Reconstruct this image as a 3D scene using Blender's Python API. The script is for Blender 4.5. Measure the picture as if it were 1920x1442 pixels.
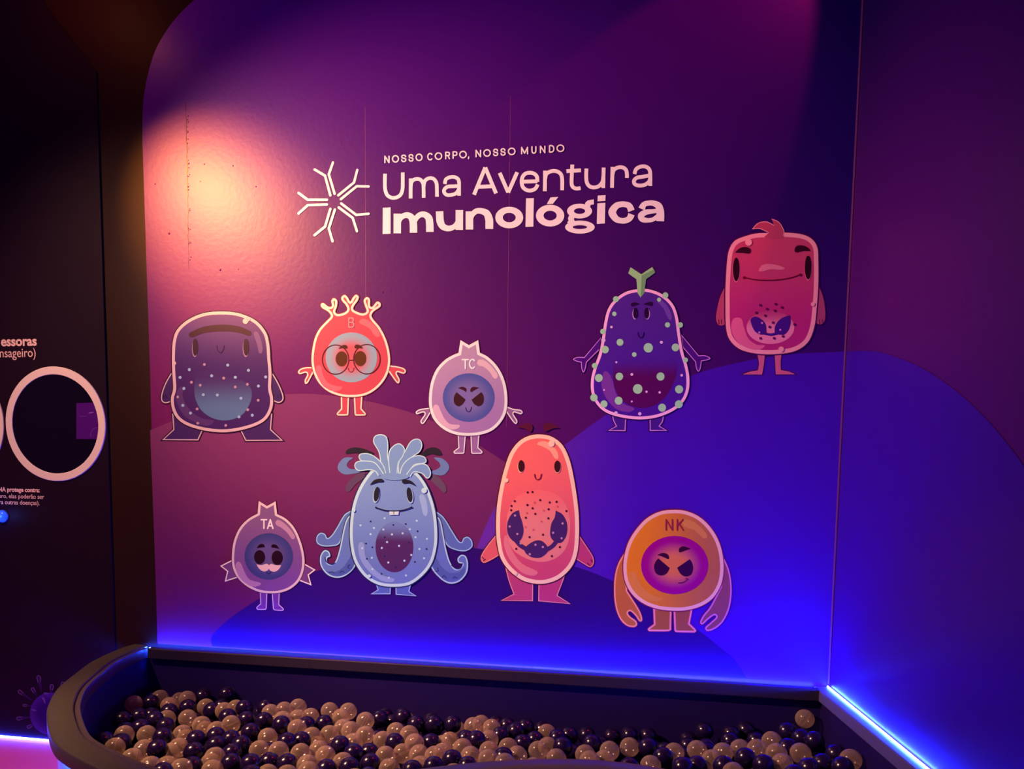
import bpy, bmesh, math, random
import numpy as np
from mathutils import Vector, Matrix
from mathutils.geometry import tessellate_polygon

for o in list(bpy.data.objects):
    bpy.data.objects.remove(o)
COL = bpy.context.scene.collection
SC = bpy.context.scene

# ---------------------------------------------------------------- camera
F_PX, CX, CY = 1443.0, 960.0, 1005.0      # focal length and principal point, 1920x1442 frame
DIST, EYE = 3.7, 1.57                     # metres to the mural wall (y = 0), eye height
AX = Vector((7860, 231, -1443)).normalized()
AD = Vector((-231, 16555, 1443)); AD = (AD - AD.dot(AX) * AX).normalized()
AY = AX.cross(AD)
if AY.z < 0: AY = -AY
AU = -AD
cam_d = bpy.data.cameras.new('camera'); cam = bpy.data.objects.new('camera', cam_d); COL.objects.link(cam)
right = Vector((AX.x, AY.x, AU.x)); down = Vector((AX.y, AY.y, AU.y)); fwd = Vector((AX.z, AY.z, AU.z))
m = Matrix.Identity(4)
for i in range(3):
    m[i][0] = right[i]; m[i][1] = -down[i]; m[i][2] = -fwd[i]
m[0][3], m[1][3], m[2][3] = 0, -DIST, EYE
cam.matrix_world = m
cam_d.sensor_fit = 'HORIZONTAL'; cam_d.sensor_width = 36
cam_d.lens = F_PX / 1920 * 36
cam_d.shift_y = (CY - 721) / 1920
cam_d.clip_start = .02
SC.camera = cam

def ray(px, py):
    r = Vector((px - CX, py - CY, F_PX))
    return Vector((r.dot(AX), r.dot(AY), r.dot(AU)))
EYEP = Vector((0, -DIST, EYE))
def on_plane(px, py, p0, n):
    d = ray(px, py); return EYEP + d * ((p0 - EYEP).dot(n) / d.dot(n))

# ---------------------------------------------------------------- world and lights
def lin(c):
    return tuple(((v / 255) / 12.92 if v / 255 <= .04045 else ((v / 255 + .055) / 1.055) ** 2.4) for v in c)
w = bpy.data.worlds.new('world'); SC.world = w; w.use_nodes = True
bg = w.node_tree.nodes['Background']; bg.inputs[0].default_value = (.50, .02, .95, 1); bg.inputs[1].default_value = WORLD = .13
def light(kind, name, loc, target, color, power, **kw):
    d = bpy.data.lights.new(name, kind); o = bpy.data.objects.new(name, d); COL.objects.link(o)
    o.location = loc; d.color = color; d.energy = power
    o.rotation_euler = (Vector(target) - Vector(loc)).to_track_quat('-Z', 'Y').to_euler()
    for k, v in kw.items(): setattr(d, k, v)
    return o
WARM = (1, .37, .03)
# tight warm gallery spots high up on the left, side by side
light('SPOT', 'gallery_spot', (-3.08, -1.40, 3.50), (-2.25, 0, 2.83), WARM, 640, spot_size=math.radians(39), spot_blend=1, shadow_soft_size=.03)
# wide gallery lights on the same side of the room
light('SPOT', 'gallery_flood', (-3.8, -2.3, 3.85), (-.5, 0, 1.85), (1, .50, .33), 1330, spot_size=math.radians(60), spot_blend=1, shadow_soft_size=.03)
light('SPOT', 'gallery_flood', (-3.7, -2.3, 3.85), (-2.2, 0, 1.1), (1, .50, .33), 480, spot_size=math.radians(72), spot_blend=1, shadow_soft_size=.03)
light('POINT', 'added_wall_spill', (-2.95, -.45, 4.0), (-2.7, 0, 3), (1, .22, .02), 6, shadow_soft_size=.05)  # added point lamp, brightens the dark wall at upper left
# warm spot on the left half of the ball pit
light('SPOT', 'pit_spot', (-3.0, -1.9, 3.5), (-1.65, -.65, .35), (1, .50, .24), 620, spot_size=math.radians(32), spot_blend=1, shadow_soft_size=.03)
# red spot above the right corner, grazing the mural wall
light('SPOT', 'red_spot', (.78, -.34, 4.15), (.02, 0, 3.1), (1, .02, .12), 75, spot_size=math.radians(50), spot_blend=.15, shadow_soft_size=.03)
# magenta light on the floor at left
light('SPOT', 'magenta_floor_light', (-3.6, -2.2, 3.3), (-3.6, -.9, 0), (1, .08, .35), 150, spot_size=math.radians(40), spot_blend=.6, shadow_soft_size=.1)
SC.view_settings.view_transform = 'Standard'; SC.view_settings.look = 'None'
SC.view_settings.exposure = 0; SC.view_settings.gamma = 1; SC.view_settings.use_curve_mapping = False

# light reaching a white surface at each figure, measured
W1 = (1.615, 0.920, 0.727); W2 = (1.717, 0.831, 0.702); W3 = (1.208, 0.578, 0.599); W4 = (0.818, 0.363, 0.509); W5 = (0.642, 0.256, 0.400)
W6 = (0.882, 0.416, 0.575); W7 = (1.189, 0.580, 0.620); W8 = (0.911, 0.431, 0.675); W9 = (0.694, 0.338, 1.075); WT = (1.039, 0.473, 0.461)
# ---------------------------------------------------------------- materials
def mat(name, col, rough=.5, spec=.5, emit=None, strength=0, bump=0, bscale=200, metal=0):
    mt = bpy.data.materials.new(name); mt.use_nodes = True; nt = mt.node_tree; b = nt.nodes['Principled BSDF']
    b.inputs['Base Color'].default_value = (*col, 1); b.inputs['Roughness'].default_value = rough
    b.inputs['Specular IOR Level'].default_value = spec; b.inputs['Metallic'].default_value = metal
    if emit: b.inputs['Emission Color'].default_value = (*emit, 1); b.inputs['Emission Strength'].default_value = strength
    if bump:
        tc = nt.nodes.new('ShaderNodeTexCoord'); n = nt.nodes.new('ShaderNodeTexNoise'); bp = nt.nodes.new('ShaderNodeBump')
        n.inputs['Scale'].default_value = bscale; n.inputs['Detail'].default_value = 3
        bp.inputs['Strength'].default_value = bump; bp.inputs['Distance'].default_value = .002
        nt.links.new(tc.outputs['Object'], n.inputs['Vector']); nt.links.new(n.outputs[0], bp.inputs['Height']); nt.links.new(bp.outputs[0], b.inputs['Normal'])
    return mt
VR, VS = .38, .17                           # roughness / specular of the vinyl print
WHITE = [1., 1., 1.]                       # light on the decal being drawn: displayed white there
_pc = {}
def alb(c):
    l = lin(c); return tuple(min(.95, max(.002, l[i] / WHITE[i] * .85)) for i in range(3))
def paint(c):
    a = tuple(round(v, 4) for v in alb(c))
    if a not in _pc: _pc[a] = mat('vinyl_print', a, VR, VS)
    return _pc[a]
def grad(c0, c1, kind='V', lo=0., hi=1., alpha0=1., c2=None):
    """printed gradient over the shape's own bounding box; V: top c0 -> bottom c1, R: centre c0 -> edge c1"""
    mt = bpy.data.materials.new('vinyl_gradient'); mt.use_nodes = True; nt = mt.node_tree; b = nt.nodes['Principled BSDF']
    b.inputs['Roughness'].default_value = VR; b.inputs['Specular IOR Level'].default_value = VS
    tc = nt.nodes.new('ShaderNodeTexCoord'); sep = nt.nodes.new('ShaderNodeSeparateXYZ'); nt.links.new(tc.outputs['Generated'], sep.inputs[0])
    mr = nt.nodes.new('ShaderNodeMapRange'); mr.interpolation_type = 'SMOOTHSTEP'
    if kind == 'V':
        nt.links.new(sep.outputs['Z'], mr.inputs[0]); mr.inputs[1].default_value = 1 - lo; mr.inputs[2].default_value = 1 - hi
    elif kind == 'H':
        nt.links.new(sep.outputs['X'], mr.inputs[0]); mr.inputs[1].default_value = lo; mr.inputs[2].default_value = hi
    else:
        def mth(op, a, bb):
            n = nt.nodes.new('ShaderNodeMath'); n.operation = op
            for i, v in enumerate((a, bb)):
                if isinstance(v, (int, float)): n.inputs[i].default_value = v
                else: nt.links.new(v, n.inputs[i])
            return n.outputs[0]
        dx = mth('MULTIPLY', mth('SUBTRACT', sep.outputs['X'], .5), 2); dz = mth('MULTIPLY', mth('SUBTRACT', sep.outputs['Z'], .5), 2)
        rr = mth('SQRT', mth('ADD', mth('MULTIPLY', dx, dx), mth('MULTIPLY', dz, dz)), 0)
        nt.links.new(rr, mr.inputs[0]); mr.inputs[1].default_value = lo; mr.inputs[2].default_value = hi
    mx = nt.nodes.new('ShaderNodeMix'); mx.data_type = 'RGBA'; nt.links.new(mr.outputs[0], mx.inputs[0])
    mx.inputs[6].default_value = (*alb(c0), 1); mx.inputs[7].default_value = (*alb(c1), 1)
    nt.links.new(mx.outputs[2], b.inputs['Base Color'])
    return mt

# ---------------------------------------------------------------- object helpers
def link(name, me, parent=None, material=None, smooth=False):
    o = bpy.data.objects.new(name, me); COL.objects.link(o)
    if parent is not None: o.parent = parent
    if material is not None: me.materials.append(material)
    if smooth:
        for p in me.polygons: p.use_smooth = True
    return o
def pymesh(name, vs, fs):
    me = bpy.data.meshes.new(name); me.from_pydata([tuple(v) for v in vs], [], fs); me.update(); return me
def tag(o, label=None, cat=None, group=None, kind=None):
    if label: o['label'] = label
    if cat: o['category'] = cat
    if group: o['group'] = group
    if kind: o['kind'] = kind
    return o
def empty(name, loc, label, cat, group=None):
    o = bpy.data.objects.new(name, None); COL.objects.link(o); o.location = loc; o.empty_display_size = .1
    return tag(o, label, cat, group)
def box_vf(x0, x1, y0, y1, z0, z1):
    vs = [(x, y, z) for x in (x0, x1) for y in (y0, y1) for z in (z0, z1)]
    return vs, [(0, 1, 3, 2), (4, 6, 7, 5), (0, 4, 5, 1), (2, 3, 7, 6), (0, 2, 6, 4), (1, 5, 7, 3)]
def prism(pts2d, z0, z1):
    n = len(pts2d); vs = [(x, y, z0) for x, y in pts2d] + [(x, y, z1) for x, y in pts2d]
    fs = [tuple(range(n))[::-1], tuple(range(n, 2 * n))] + [(i, (i + 1) % n, n + (i + 1) % n, n + i) for i in range(n)]
    return vs, fs

# ---------------------------------------------------------------- the drawing kit: flat vinyl shapes on a wall
class Wall:
    def __init__(s, p0, n): s.p0 = Vector(p0); s.n = Vector(n).normalized()
    def pt(s, px, py, off): return on_plane(px, py, s.p0, s.n) + s.n * off
BACK = Wall((0, 0, 0), (0, -1, 0))
PANEL_Y = -.012
PANEL = Wall((0, PANEL_Y, 0), (0, -1, 0))
XR = .821; RDIR = Vector((.116, -.99, 0)).normalized(); RN = Vector((-.99, -.116, 0)).normalized()
RIGHT = Wall((XR, 0, 0), RN)

def spline(pts, closed=True, per=6):
    """Hermite curve through points; a point with a third element is a sharp corner"""
    P = [(Vector((p[0], p[1])), len(p) > 2) for p in pts]; n = len(P); out = []
    def tan(i):
        p, c = P[i]
        if c: return None
        if closed: a, b = P[(i - 1) % n][0], P[(i + 1) % n][0]
        else: a, b = P[max(0, i - 1)][0], P[min(n - 1, i + 1)][0]
        return (b - a) / 2
    last = n if closed else n - 1
    for i in range(last):
        j = (i + 1) % n; p0, p1 = P[i][0], P[j][0]; t0, t1 = tan(i), tan(j); L = p1 - p0
        if t0 is None and t1 is None: out.append(p0); continue
        if t0 is None: t0 = L * .6
        if t1 is None: t1 = L * .6
        mx = L.length * 1.3
        if t0.length > mx: t0 = t0 * (mx / t0.length)
        if t1.length > mx: t1 = t1 * (mx / t1.length)
        for k in range(per):
            u = k / per; u2, u3 = u * u, u ** 3
            out.append(p0 * (2*u3 - 3*u2 + 1) + t0 * (u3 - 2*u2 + u) + p1 * (-2*u3 + 3*u2) + t1 * (u3 - u2))
    if not closed: out.append(P[-1][0])
    return out
def area(p): return sum(p[i].x * p[(i+1) % len(p)].y - p[(i+1) % len(p)].x * p[i].y for i in range(len(p))) / 2
def offsets(p, closed, d):
    n = len(p); out = []
    for i in range(n):
        a = p[(i-1) % n] if closed or i > 0 else None; b = p[(i+1) % n] if closed or i < n-1 else None
        e0 = (p[i] - a) if a is not None else None; e1 = (b - p[i]) if b is not None else None
        if e0 is None: e0 = e1
        if e1 is None: e1 = e0
        if e0.length < 1e-6: e0 = e1
        if e1.length < 1e-6: e1 = e0
        e0 = e0.normalized(); e1 = e1.normalized()
        n0 = Vector((-e0.y, e0.x)); n1 = Vector((-e1.y, e1.x)); s = n0 + n1
        if s.length < .3: s = n0
        s.normalize(); k = 1 / max(.45, s.dot(n0))
        dd = d[i] if isinstance(d, list) else d
        out.append(p[i] + s * dd * k)
    return out
def circ(c, r, n=10): return [c + Vector((math.cos(2*math.pi*k/n), math.sin(2*math.pi*k/n))) * r for k in range(n)]

class Art:
    """draws onto a wall; coordinates are those of an enlarged view: px = ox + x / s"""
    def __init__(s, wall, ox, oy, sc, root=None):
        s.w, s.ox, s.oy, s.s, s.root, s.layer = wall, ox, oy, sc, root, .0019
    def P(s, v, off): return s.w.pt(s.ox + v.x / s.s, s.oy + v.y / s.s, off)
    def put(s, name, polys, material, parent=None, step=True, off=None, stack=0):
        if step: s.layer += .00013
        off = s.layer if off is None else off
        par = s.root if parent is None else parent
        org = Vector((0, 0, 0)); q = par
        while q is not None: org = org + Vector(q.location); q = q.parent
        vs, fs = [], []
        for k_, (poly, tris) in enumerate(polys):
            b = len(vs); vs += [s.P(v, off + k_*stack) - org for v in poly]; fs += [tuple(b + i for i in t) for t in tris]
        return link(name, pymesh(name, vs, fs), par, material)
    @staticmethod
    def tri(poly):
        t = tessellate_polygon([[Vector((v.x, v.y, 0)) for v in poly]])
        return (poly, [tuple(x) for x in t])
    @staticmethod
    def ringp(outer, inner):
        n = len(outer); return (outer + inner, [(i, (i+1) % n, n + (i+1) % n, n + i) for i in range(n)])
    def fill(s, name, pts, color, parent=None, smooth=True, per=6, **k):
        p = spline(pts, True, per) if smooth else [Vector(q[:2]) for q in pts]
        return s.put(name, [s.tri(p)], paint(color) if isinstance(color, tuple) else color, parent, **k)
    def ell(s, name, cx, cy, rx, ry, color, parent=None, rot=0, n=36, **k):
        a = math.radians(rot); p = []
        for i in range(n):
            t = 2 * math.pi * i / n; x, y = rx * math.cos(t), ry * math.sin(t)
            p.append(Vector((cx + x * math.cos(a) - y * math.sin(a), cy + x * math.sin(a) + y * math.cos(a))))
        return s.put(name, [s.tri(p)], paint(color) if isinstance(color, tuple) else color, parent, **k)
    def ring(s, name, cx, cy, rx, ry, w, color, parent=None, n=40, **k):
        o = [Vector((cx + rx * math.cos(2*math.pi*i/n), cy + ry * math.sin(2*math.pi*i/n))) for i in range(n)]
        q = [Vector((cx + (rx-w) * math.cos(2*math.pi*i/n), cy + (ry-w) * math.sin(2*math.pi*i/n))) for i in range(n)]
        return s.put(name, [s.ringp(o, q)], paint(color), parent, **k)
    def dots(s, name, lst, r, color, parent=None):
        polys = [s.tri(circ(Vector((d[0], d[1])), d[2] if len(d) > 2 else r)) for d in lst]
        o = s.put(name, polys, paint(color), parent); o['kind'] = 'stuff'; return o
    def strip(s, pts, w, closed=False, per=6, smooth=True, caps=True):
        if smooth: c = spline([p[:2] for p in pts], closed, per)
        else: c = [Vector(p[:2]) for p in pts]
        if isinstance(w, list):
            if smooth:
                ww = []
                for i in range(len(w) - 1): ww += [w[i] + (w[i+1]-w[i]) * k / per for k in range(per)]
                ww.append(w[-1])
            else: ww = w
            h = [x / 2 for x in ww]; hn = [-x for x in h]
        else: h = w / 2; hn = -w / 2
        a = offsets(c, closed, h); b = offsets(c, closed, hn)
        if closed: return [s.ringp(a, b)]
        if caps:
            r = h[0] if isinstance(h, list) else h; r1 = h[-1] if isinstance(h, list) else h
            e = (c[-1] - c[-2]).normalized(); ang = math.atan2(e.y, e.x) + math.pi / 2
            c1 = [c[-1] + Vector((math.cos(ang - math.pi*k/6), math.sin(ang - math.pi*k/6))) * r1 for k in range(1, 6)]
            e = (c[0] - c[1]).normalized(); ang = math.atan2(e.y, e.x) + math.pi / 2
            c0 = [c[0] + Vector((math.cos(ang - math.pi*k/6), math.sin(ang - math.pi*k/6))) * r for k in range(1, 6)]
            n = len(a); poly = a + b + c1 + c0
            fs = [(i, i+1, n+i+1, n+i) for i in range(n-1)]
            fs.append(tuple([n-1] + [2*n + k for k in range(5)] + [2*n-1])); fs.append(tuple([n] + [2*n+5+k for k in range(5)] + [0]))
            return [(poly, fs)]
        n = len(a); return [(a + b, [(i, i+1, n+i+1, n+i) for i in range(n-1)])]
    def stroke(s, name, pts, w, color, parent=None, closed=False, smooth=True, caps=True, **k):
        return s.put(name, s.strip(pts, w, closed, 6, smooth, caps), paint(color), parent, **k)
    def shape(s, name, pts, color, w, oc, dark=None, dw=9, per=6):
        """a filled figure part with its printed outline (child) and a dark rim printed round it"""
        p = spline(pts, True, per)
        if area(p) < 0: p.reverse()              # y down: positive area -> left normal points inwards
        pb = s.put(name, [s.tri(p)], paint(color) if isinstance(color, tuple) else color)
        q = s.put('outline', [s.ringp(p, offsets(p, True, w))], paint(oc), pb)
        if dark: s.put('dark_rim', [s.ringp(offsets(p, True, -dw), p)], paint(dark), pb, step=False, off=s.layer - .0002)
        return pb

# caps as strokes in a unit box, y up
def arcp(cx, cy, rx, ry, a0, a1, n=8): return [(cx + rx * math.cos(math.radians(a0 + (a1-a0)*i/n)), cy + ry * math.sin(math.radians(a0 + (a1-a0)*i/n))) for i in range(n+1)]
GL = {
 'N': [[(.08, 0), (.08, 1)], [(.08, 1), (.92, 0)], [(.92, 0), (.92, 1)]],
 'O': ['O'], 'C': [arcp(.5, .5, .45, .5, 45, 315, 14)],
 'S': [[(.88, .74), (.8, .92), (.5, 1), (.2, .93), (.1, .74), (.2, .57), (.5, .51), (.8, .44), (.92, .26), (.8, .07), (.5, 0), (.2, .06), (.08, .26)]],
 'R': [[(.08, 0), (.08, 1)], [(.08, 1), (.6, 1), (.86, .93), (.92, .75), (.86, .56), (.6, .5), (.08, .5)], [(.62, .48), (.92, 0)]],
 'P': [[(.08, 0), (.08, 1)], [(.08, 1), (.6, 1), (.86, .93), (.92, .73), (.86, .53), (.6, .46), (.08, .46)]],
 'M': [[(.06, 0), (.06, 1)], [(.06, 1), (.5, .08)], [(.5, .08), (.94, 1)], [(.94, 1), (.94, 0)]],
 'U': [[(.08, 1), (.08, .38), (.2, .1), (.5, 0), (.8, .1), (.92, .38), (.92, 1)]],
 'D': [[(.08, 0), (.08, 1)], [(.08, 1), (.5, 1), (.82, .85), (.94, .5), (.82, .15), (.5, 0), (.08, 0)]],
 'T': [[(0, 1), (1, 1)], [(.5, 1), (.5, 0)]],
 'A': [[(.02, 0), (.5, 1)], [(.5, 1), (.98, 0)], [(.2, .3), (.8, .3)]],
 'K': [[(.08, 0), (.08, 1)], [(.92, 1), (.1, .42)], [(.36, .6), (.95, 0)]],
 'B': [[(.08, 0), (.08, 1)], [(.08, 1), (.6, 1), (.84, .92), (.86, .7), (.8, .56), (.6, .52), (.08, .52)], [(.6, .52), (.88, .44), (.94, .24), (.86, .05), (.6, 0), (.08, 0)]],
 ',': [[(.6, .06), (.25, -.2)]],
}
def glyph(art, name, ch, x0, x1, y0, y1, wd, color, parent=None):
    """y0 top, y1 baseline"""
    polys = []
    i = wd / 2
    X = lambda u: x0 + i + u * (x1 - x0 - wd); Y = lambda v: y1 - i - v * (y1 - y0 - wd)
    for st in GL[ch]:
        if st == 'O':
            polys += art.strip([(X(p[0]), Y(p[1])) for p in arcp(.5, .5, .5, .5, 0, 337.5, 15)], wd, True)
        else:
            polys += art.strip([(X(u), Y(v)) for u, v in st], wd, False, 4, len(st) > 3)
    return art.put(name, polys, paint(color), parent, stack=.00003)

# ================================================================ STRUCTURE
M_DARKWALL = mat('dark_wall_paint', (.019, .006, .005), .55, .1, bump=.15)
M_PANEL = mat('dark_panel_laminate', (.012, .004, .014), .5, .08, bump=.1)
ZT = 5.0
def struct(name, vf, m, parent=None):
    o = link(name, pymesh(name, *vf), parent, m); 
    if parent is None: o['kind'] = 'structure'
    return o
wall_back = struct('wall_back', box_vf(-6.5, XR + .3, 0, .12, 0, ZT), M_DARKWALL)
a = Vector((XR, 0)); b = a + Vector((RDIR.x, RDIR.y)) * 4.2; t = Vector((.13, .0))

M_FLOOR = mat('floor_vinyl', (.60, .09, .12), .45, .4, bump=.2, bscale=60)
floor = struct('floor', box_vf(-6.5, 3.2, -6, .12, -.06, 0), M_FLOOR)

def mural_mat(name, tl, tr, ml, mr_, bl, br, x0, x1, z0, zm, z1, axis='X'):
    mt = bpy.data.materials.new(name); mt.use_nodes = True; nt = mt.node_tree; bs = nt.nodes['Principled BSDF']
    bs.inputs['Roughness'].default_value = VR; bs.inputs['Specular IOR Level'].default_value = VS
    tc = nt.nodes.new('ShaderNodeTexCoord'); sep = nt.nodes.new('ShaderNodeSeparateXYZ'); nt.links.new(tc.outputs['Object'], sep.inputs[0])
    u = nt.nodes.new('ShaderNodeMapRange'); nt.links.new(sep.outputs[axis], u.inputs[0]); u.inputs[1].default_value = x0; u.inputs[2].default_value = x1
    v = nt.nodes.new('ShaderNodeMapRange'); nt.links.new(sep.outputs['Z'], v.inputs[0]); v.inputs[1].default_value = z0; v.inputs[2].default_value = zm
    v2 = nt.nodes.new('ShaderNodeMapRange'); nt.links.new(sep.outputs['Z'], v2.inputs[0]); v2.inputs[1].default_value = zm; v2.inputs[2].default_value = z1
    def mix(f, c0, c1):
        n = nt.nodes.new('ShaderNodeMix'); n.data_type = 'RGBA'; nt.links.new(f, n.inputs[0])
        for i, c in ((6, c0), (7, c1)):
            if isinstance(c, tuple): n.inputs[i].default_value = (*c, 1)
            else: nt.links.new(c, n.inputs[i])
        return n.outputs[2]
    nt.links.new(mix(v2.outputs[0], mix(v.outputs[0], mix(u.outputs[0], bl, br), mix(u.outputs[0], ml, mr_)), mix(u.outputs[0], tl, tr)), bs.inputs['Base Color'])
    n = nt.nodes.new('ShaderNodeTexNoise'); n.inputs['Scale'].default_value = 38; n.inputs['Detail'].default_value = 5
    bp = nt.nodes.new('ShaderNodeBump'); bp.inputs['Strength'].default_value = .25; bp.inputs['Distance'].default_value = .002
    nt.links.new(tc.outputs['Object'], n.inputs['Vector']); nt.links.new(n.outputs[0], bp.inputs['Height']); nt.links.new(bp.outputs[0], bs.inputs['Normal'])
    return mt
M_MURAL = mural_mat('mural_background', (.15, .004, .44), (.011, .0005, .14), (.100, .008, .125), (.018, .001, .15), (.15, .010, .09), (.08, .004, .17), -2.4, .8, .9, 2.75, 3.75)  # print gradient; top left also brightened in colour where little light reaches

M_MURALR = mural_mat('mural_background_right', (.015, .001, .085), (.015, .001, .085), (.058, .002, .115), (.058, .002, .115), (.05, .002, .13), (.05, .002, .13), 0, 1, 1.0, 2.5, 3.5)  # fading light up the wall is painted in as a darker top
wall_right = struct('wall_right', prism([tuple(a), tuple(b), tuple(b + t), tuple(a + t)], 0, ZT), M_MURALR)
# the arch-shaped mural print on the wall, and its hills
mural = Art(BACK, 0, 0, 1, wall_back)
arch = [(296, 1207, 1), (295, 1200, 1), (281.5, 700, 1), (267, 260, 1), (268, 200), (275, 150), (290, 98), (312, 58), (338, 25), (372, -6), (430, -50), (520, -90), (640, -115), (800, -135, 1)]
p = spline(arch, True, 5)[:-4]
c = [Vector((EYEP.x, 0))]
lhs = [BACK.pt(v.x, v.y, 0) for v in p]
poly = [(q.x, q.z) for q in lhs] + [(XR - .0005, 3.6), (XR - .0005, .58)]
tris = tessellate_polygon([[Vector((x, z, 0)) for x, z in poly]])
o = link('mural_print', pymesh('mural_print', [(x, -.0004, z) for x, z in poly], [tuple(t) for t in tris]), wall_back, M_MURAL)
o['label'] = 'purple and magenta arch-topped mural background'
HILL_L = grad((150, 55, 92), (135, 22, 78), 'V', 0, .8)
mural.layer = .0004
WHITE[:] = (1.6, .8, .67)
def hillmat(c0, c1, kind, lo, hi): return grad(c0, c1, kind, lo, hi)
lb = 1206
mural.fill('printed_hill', [(281.5, 807, 1), (310, 795), (340, 783), (400, 760), (470, 745), (540, 739), (604, 740), (680, 751), (718, 759), (780, 777), (850, 808), (909, 842), (944, 865), (1000, 905), (1060, 960, 1), (1060, 1205, 1), (800, 1220, 1), (296, 1205, 1), (289, 1000, 1)], hillmat((150, 50, 92), (134, 30, 88), 'V', 0, .9), per=4)
WHITE[:] = (.75, .43, .65)
mural.fill('printed_hill', [(890, 1040, 1), (905, 1000), (935, 940), (985, 880), (1059, 834), (1078, 820), (1135, 779), (1200, 745), (1298, 704), (1330, 693), (1414, 674), (1485, 664), (1586.5, 659, 1), (1560.5, 1180, 1), (1555.5, 1280, 1), (1300, 1269, 1), (1000, 1252, 1)], hillmat((98, 34, 158), (66, 10, 160), 'H', 0, .5), per=4)
WHITE[:] = (.85, .53, 1.1)
mural.fill('printed_hill', [(398, 1212, 1), (398, 1192), (433, 1158), (485, 1123), (540, 1092), (597, 1070), (680, 1045), (760, 1032), (841, 1026), (900, 1029), (980, 1040), (1083, 1064), (1150, 1090), (1230, 1130), (1310, 1182), (1350, 1214), (1377, 1236), (1400, 1272, 1), (1000, 1250, 1)], (48, 9, 130), per=4)
WHITE[:] = (.8, .45, .75)
mr = Art(RIGHT, 0, 0, 1, wall_right)
mr.fill('printed_hill', [(1588, 659, 1), (1630, 658), (1665, 664), (1730, 690), (1800, 738), (1860, 796), (1920, 872), (1975, 960), (2020, 1060), (2050, 1300, 1), (2000, 1540, 1), (1752, 1440, 1), (1600, 1320, 1), (1557.5, 1284, 1)], (48, 4, 130), per=4)

# dark panel standing proud at left, with the round windows
PX = -2.888
PZ0, PZ1 = EYE + 2.009, EYE + 2.374
vs = [(-6.4, 0), (PX, 0), (PX, PZ0), (-3.186, PZ1), (-3.35, ZT), (-6.4, ZT)]
n = len(vs)
V = [(x, PANEL_Y, z) for x, z in vs] + [(x, -.0002, z) for x, z in vs]
FS = [tuple(range(n)), tuple(range(n, 2*n))[::-1]] + [(i, (i+1) % n, n + (i+1) % n, n + i)[::-1] for i in range(n)]
wall_left = struct('wall_left', (V, FS), M_PANEL)

# sealant bead in the corner, panel joints
M_BEAD = mat('corner_sealant', (.20, .05, .20), .4, .5)
corner = struct('trim_1', box_vf(XR - .008, XR - .002, -.006, -.001, .60, 3.6), M_BEAD)
M_JOINT = mat('joint_edge', (.30, .05, .22), .5, .5)
WHITE[:] = lin((255, 205, 195))
mural.layer = .0014
def seam(x0, y0, x1, y1, w, name='panel_joint'):
    p0 = BACK.pt(x0, y0, 0); p1 = BACK.pt(x1, y1, 0); xm = (p0.x + p1.x) / 2
    return link(name, pymesh(name, *box_vf(xm - w/2, xm + w/2, -.0016, -.0003, p1.z, p0.z)), wall_back, M_JOINT)
seam(684, 200, 688, 775, .0018); seam(956, 180, 951, 800, .0014)
# the crack: a ragged narrow ridge with a dark slit and paint blisters
M_SLIT = mat('crack_slit', (.05, .008, .02), .9, .1)
random.seed(4)
pts = []
for i in range(60):
    y = 192 + i * 5.3; pts.append((348.5 + (y - 192) * .018 + random.uniform(-.9, .9), y))
sl = mural.stroke('crack', pts, [(.3 if i < 6 or i > 50 else random.uniform(.8, 2.2)) for i in range(60)], (60, 10, 20), smooth=False, caps=False)
vs, fs = [], []
def blob(c, r, squash=.5):
    k = len(vs); R6 = 8
    for ring in range(3):
        ph = ring * math.pi / 5
        for j in range(R6): vs.append((c.x + r*math.cos(ph)*math.cos(2*math.pi*j/R6), -.0006 - r*squash*math.sin(ph), c.z + r*math.cos(ph)*math.sin(2*math.pi*j/R6)))
    vs.append((c.x, -.0006 - r*squash, c.z))
    for ring in range(2):
        for j in range(R6): fs.append((k+ring*R6+j, k+ring*R6+(j+1) % R6, k+(ring+1)*R6+(j+1) % R6, k+(ring+1)*R6+j))
    for j in range(R6): fs.append((k+2*R6+j, k+2*R6+(j+1) % R6, k+3*R6))
for i in range(46): 
    y = random.uniform(215, 490); blob(BACK.pt(350.5 + (y-192)*.018 + random.uniform(-1.5, 2.5), y, 0), random.uniform(.0018, .0042))
for x, y, r in [(317, 438, .006), (413, 506, .006), (291, 345, .004), (383, 308, .004), (376, 340, .003), (480, 350, .004), (447, 505, .003), (437, 311, .004), (718, 548, .004), (1188, 439, .003)]: blob(BACK.pt(x, y, 0), r)
o = link('paint_blisters', pymesh('paint_blisters', vs, fs), wall_back, M_MURAL, True); o['kind'] = 'stuff'

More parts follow.
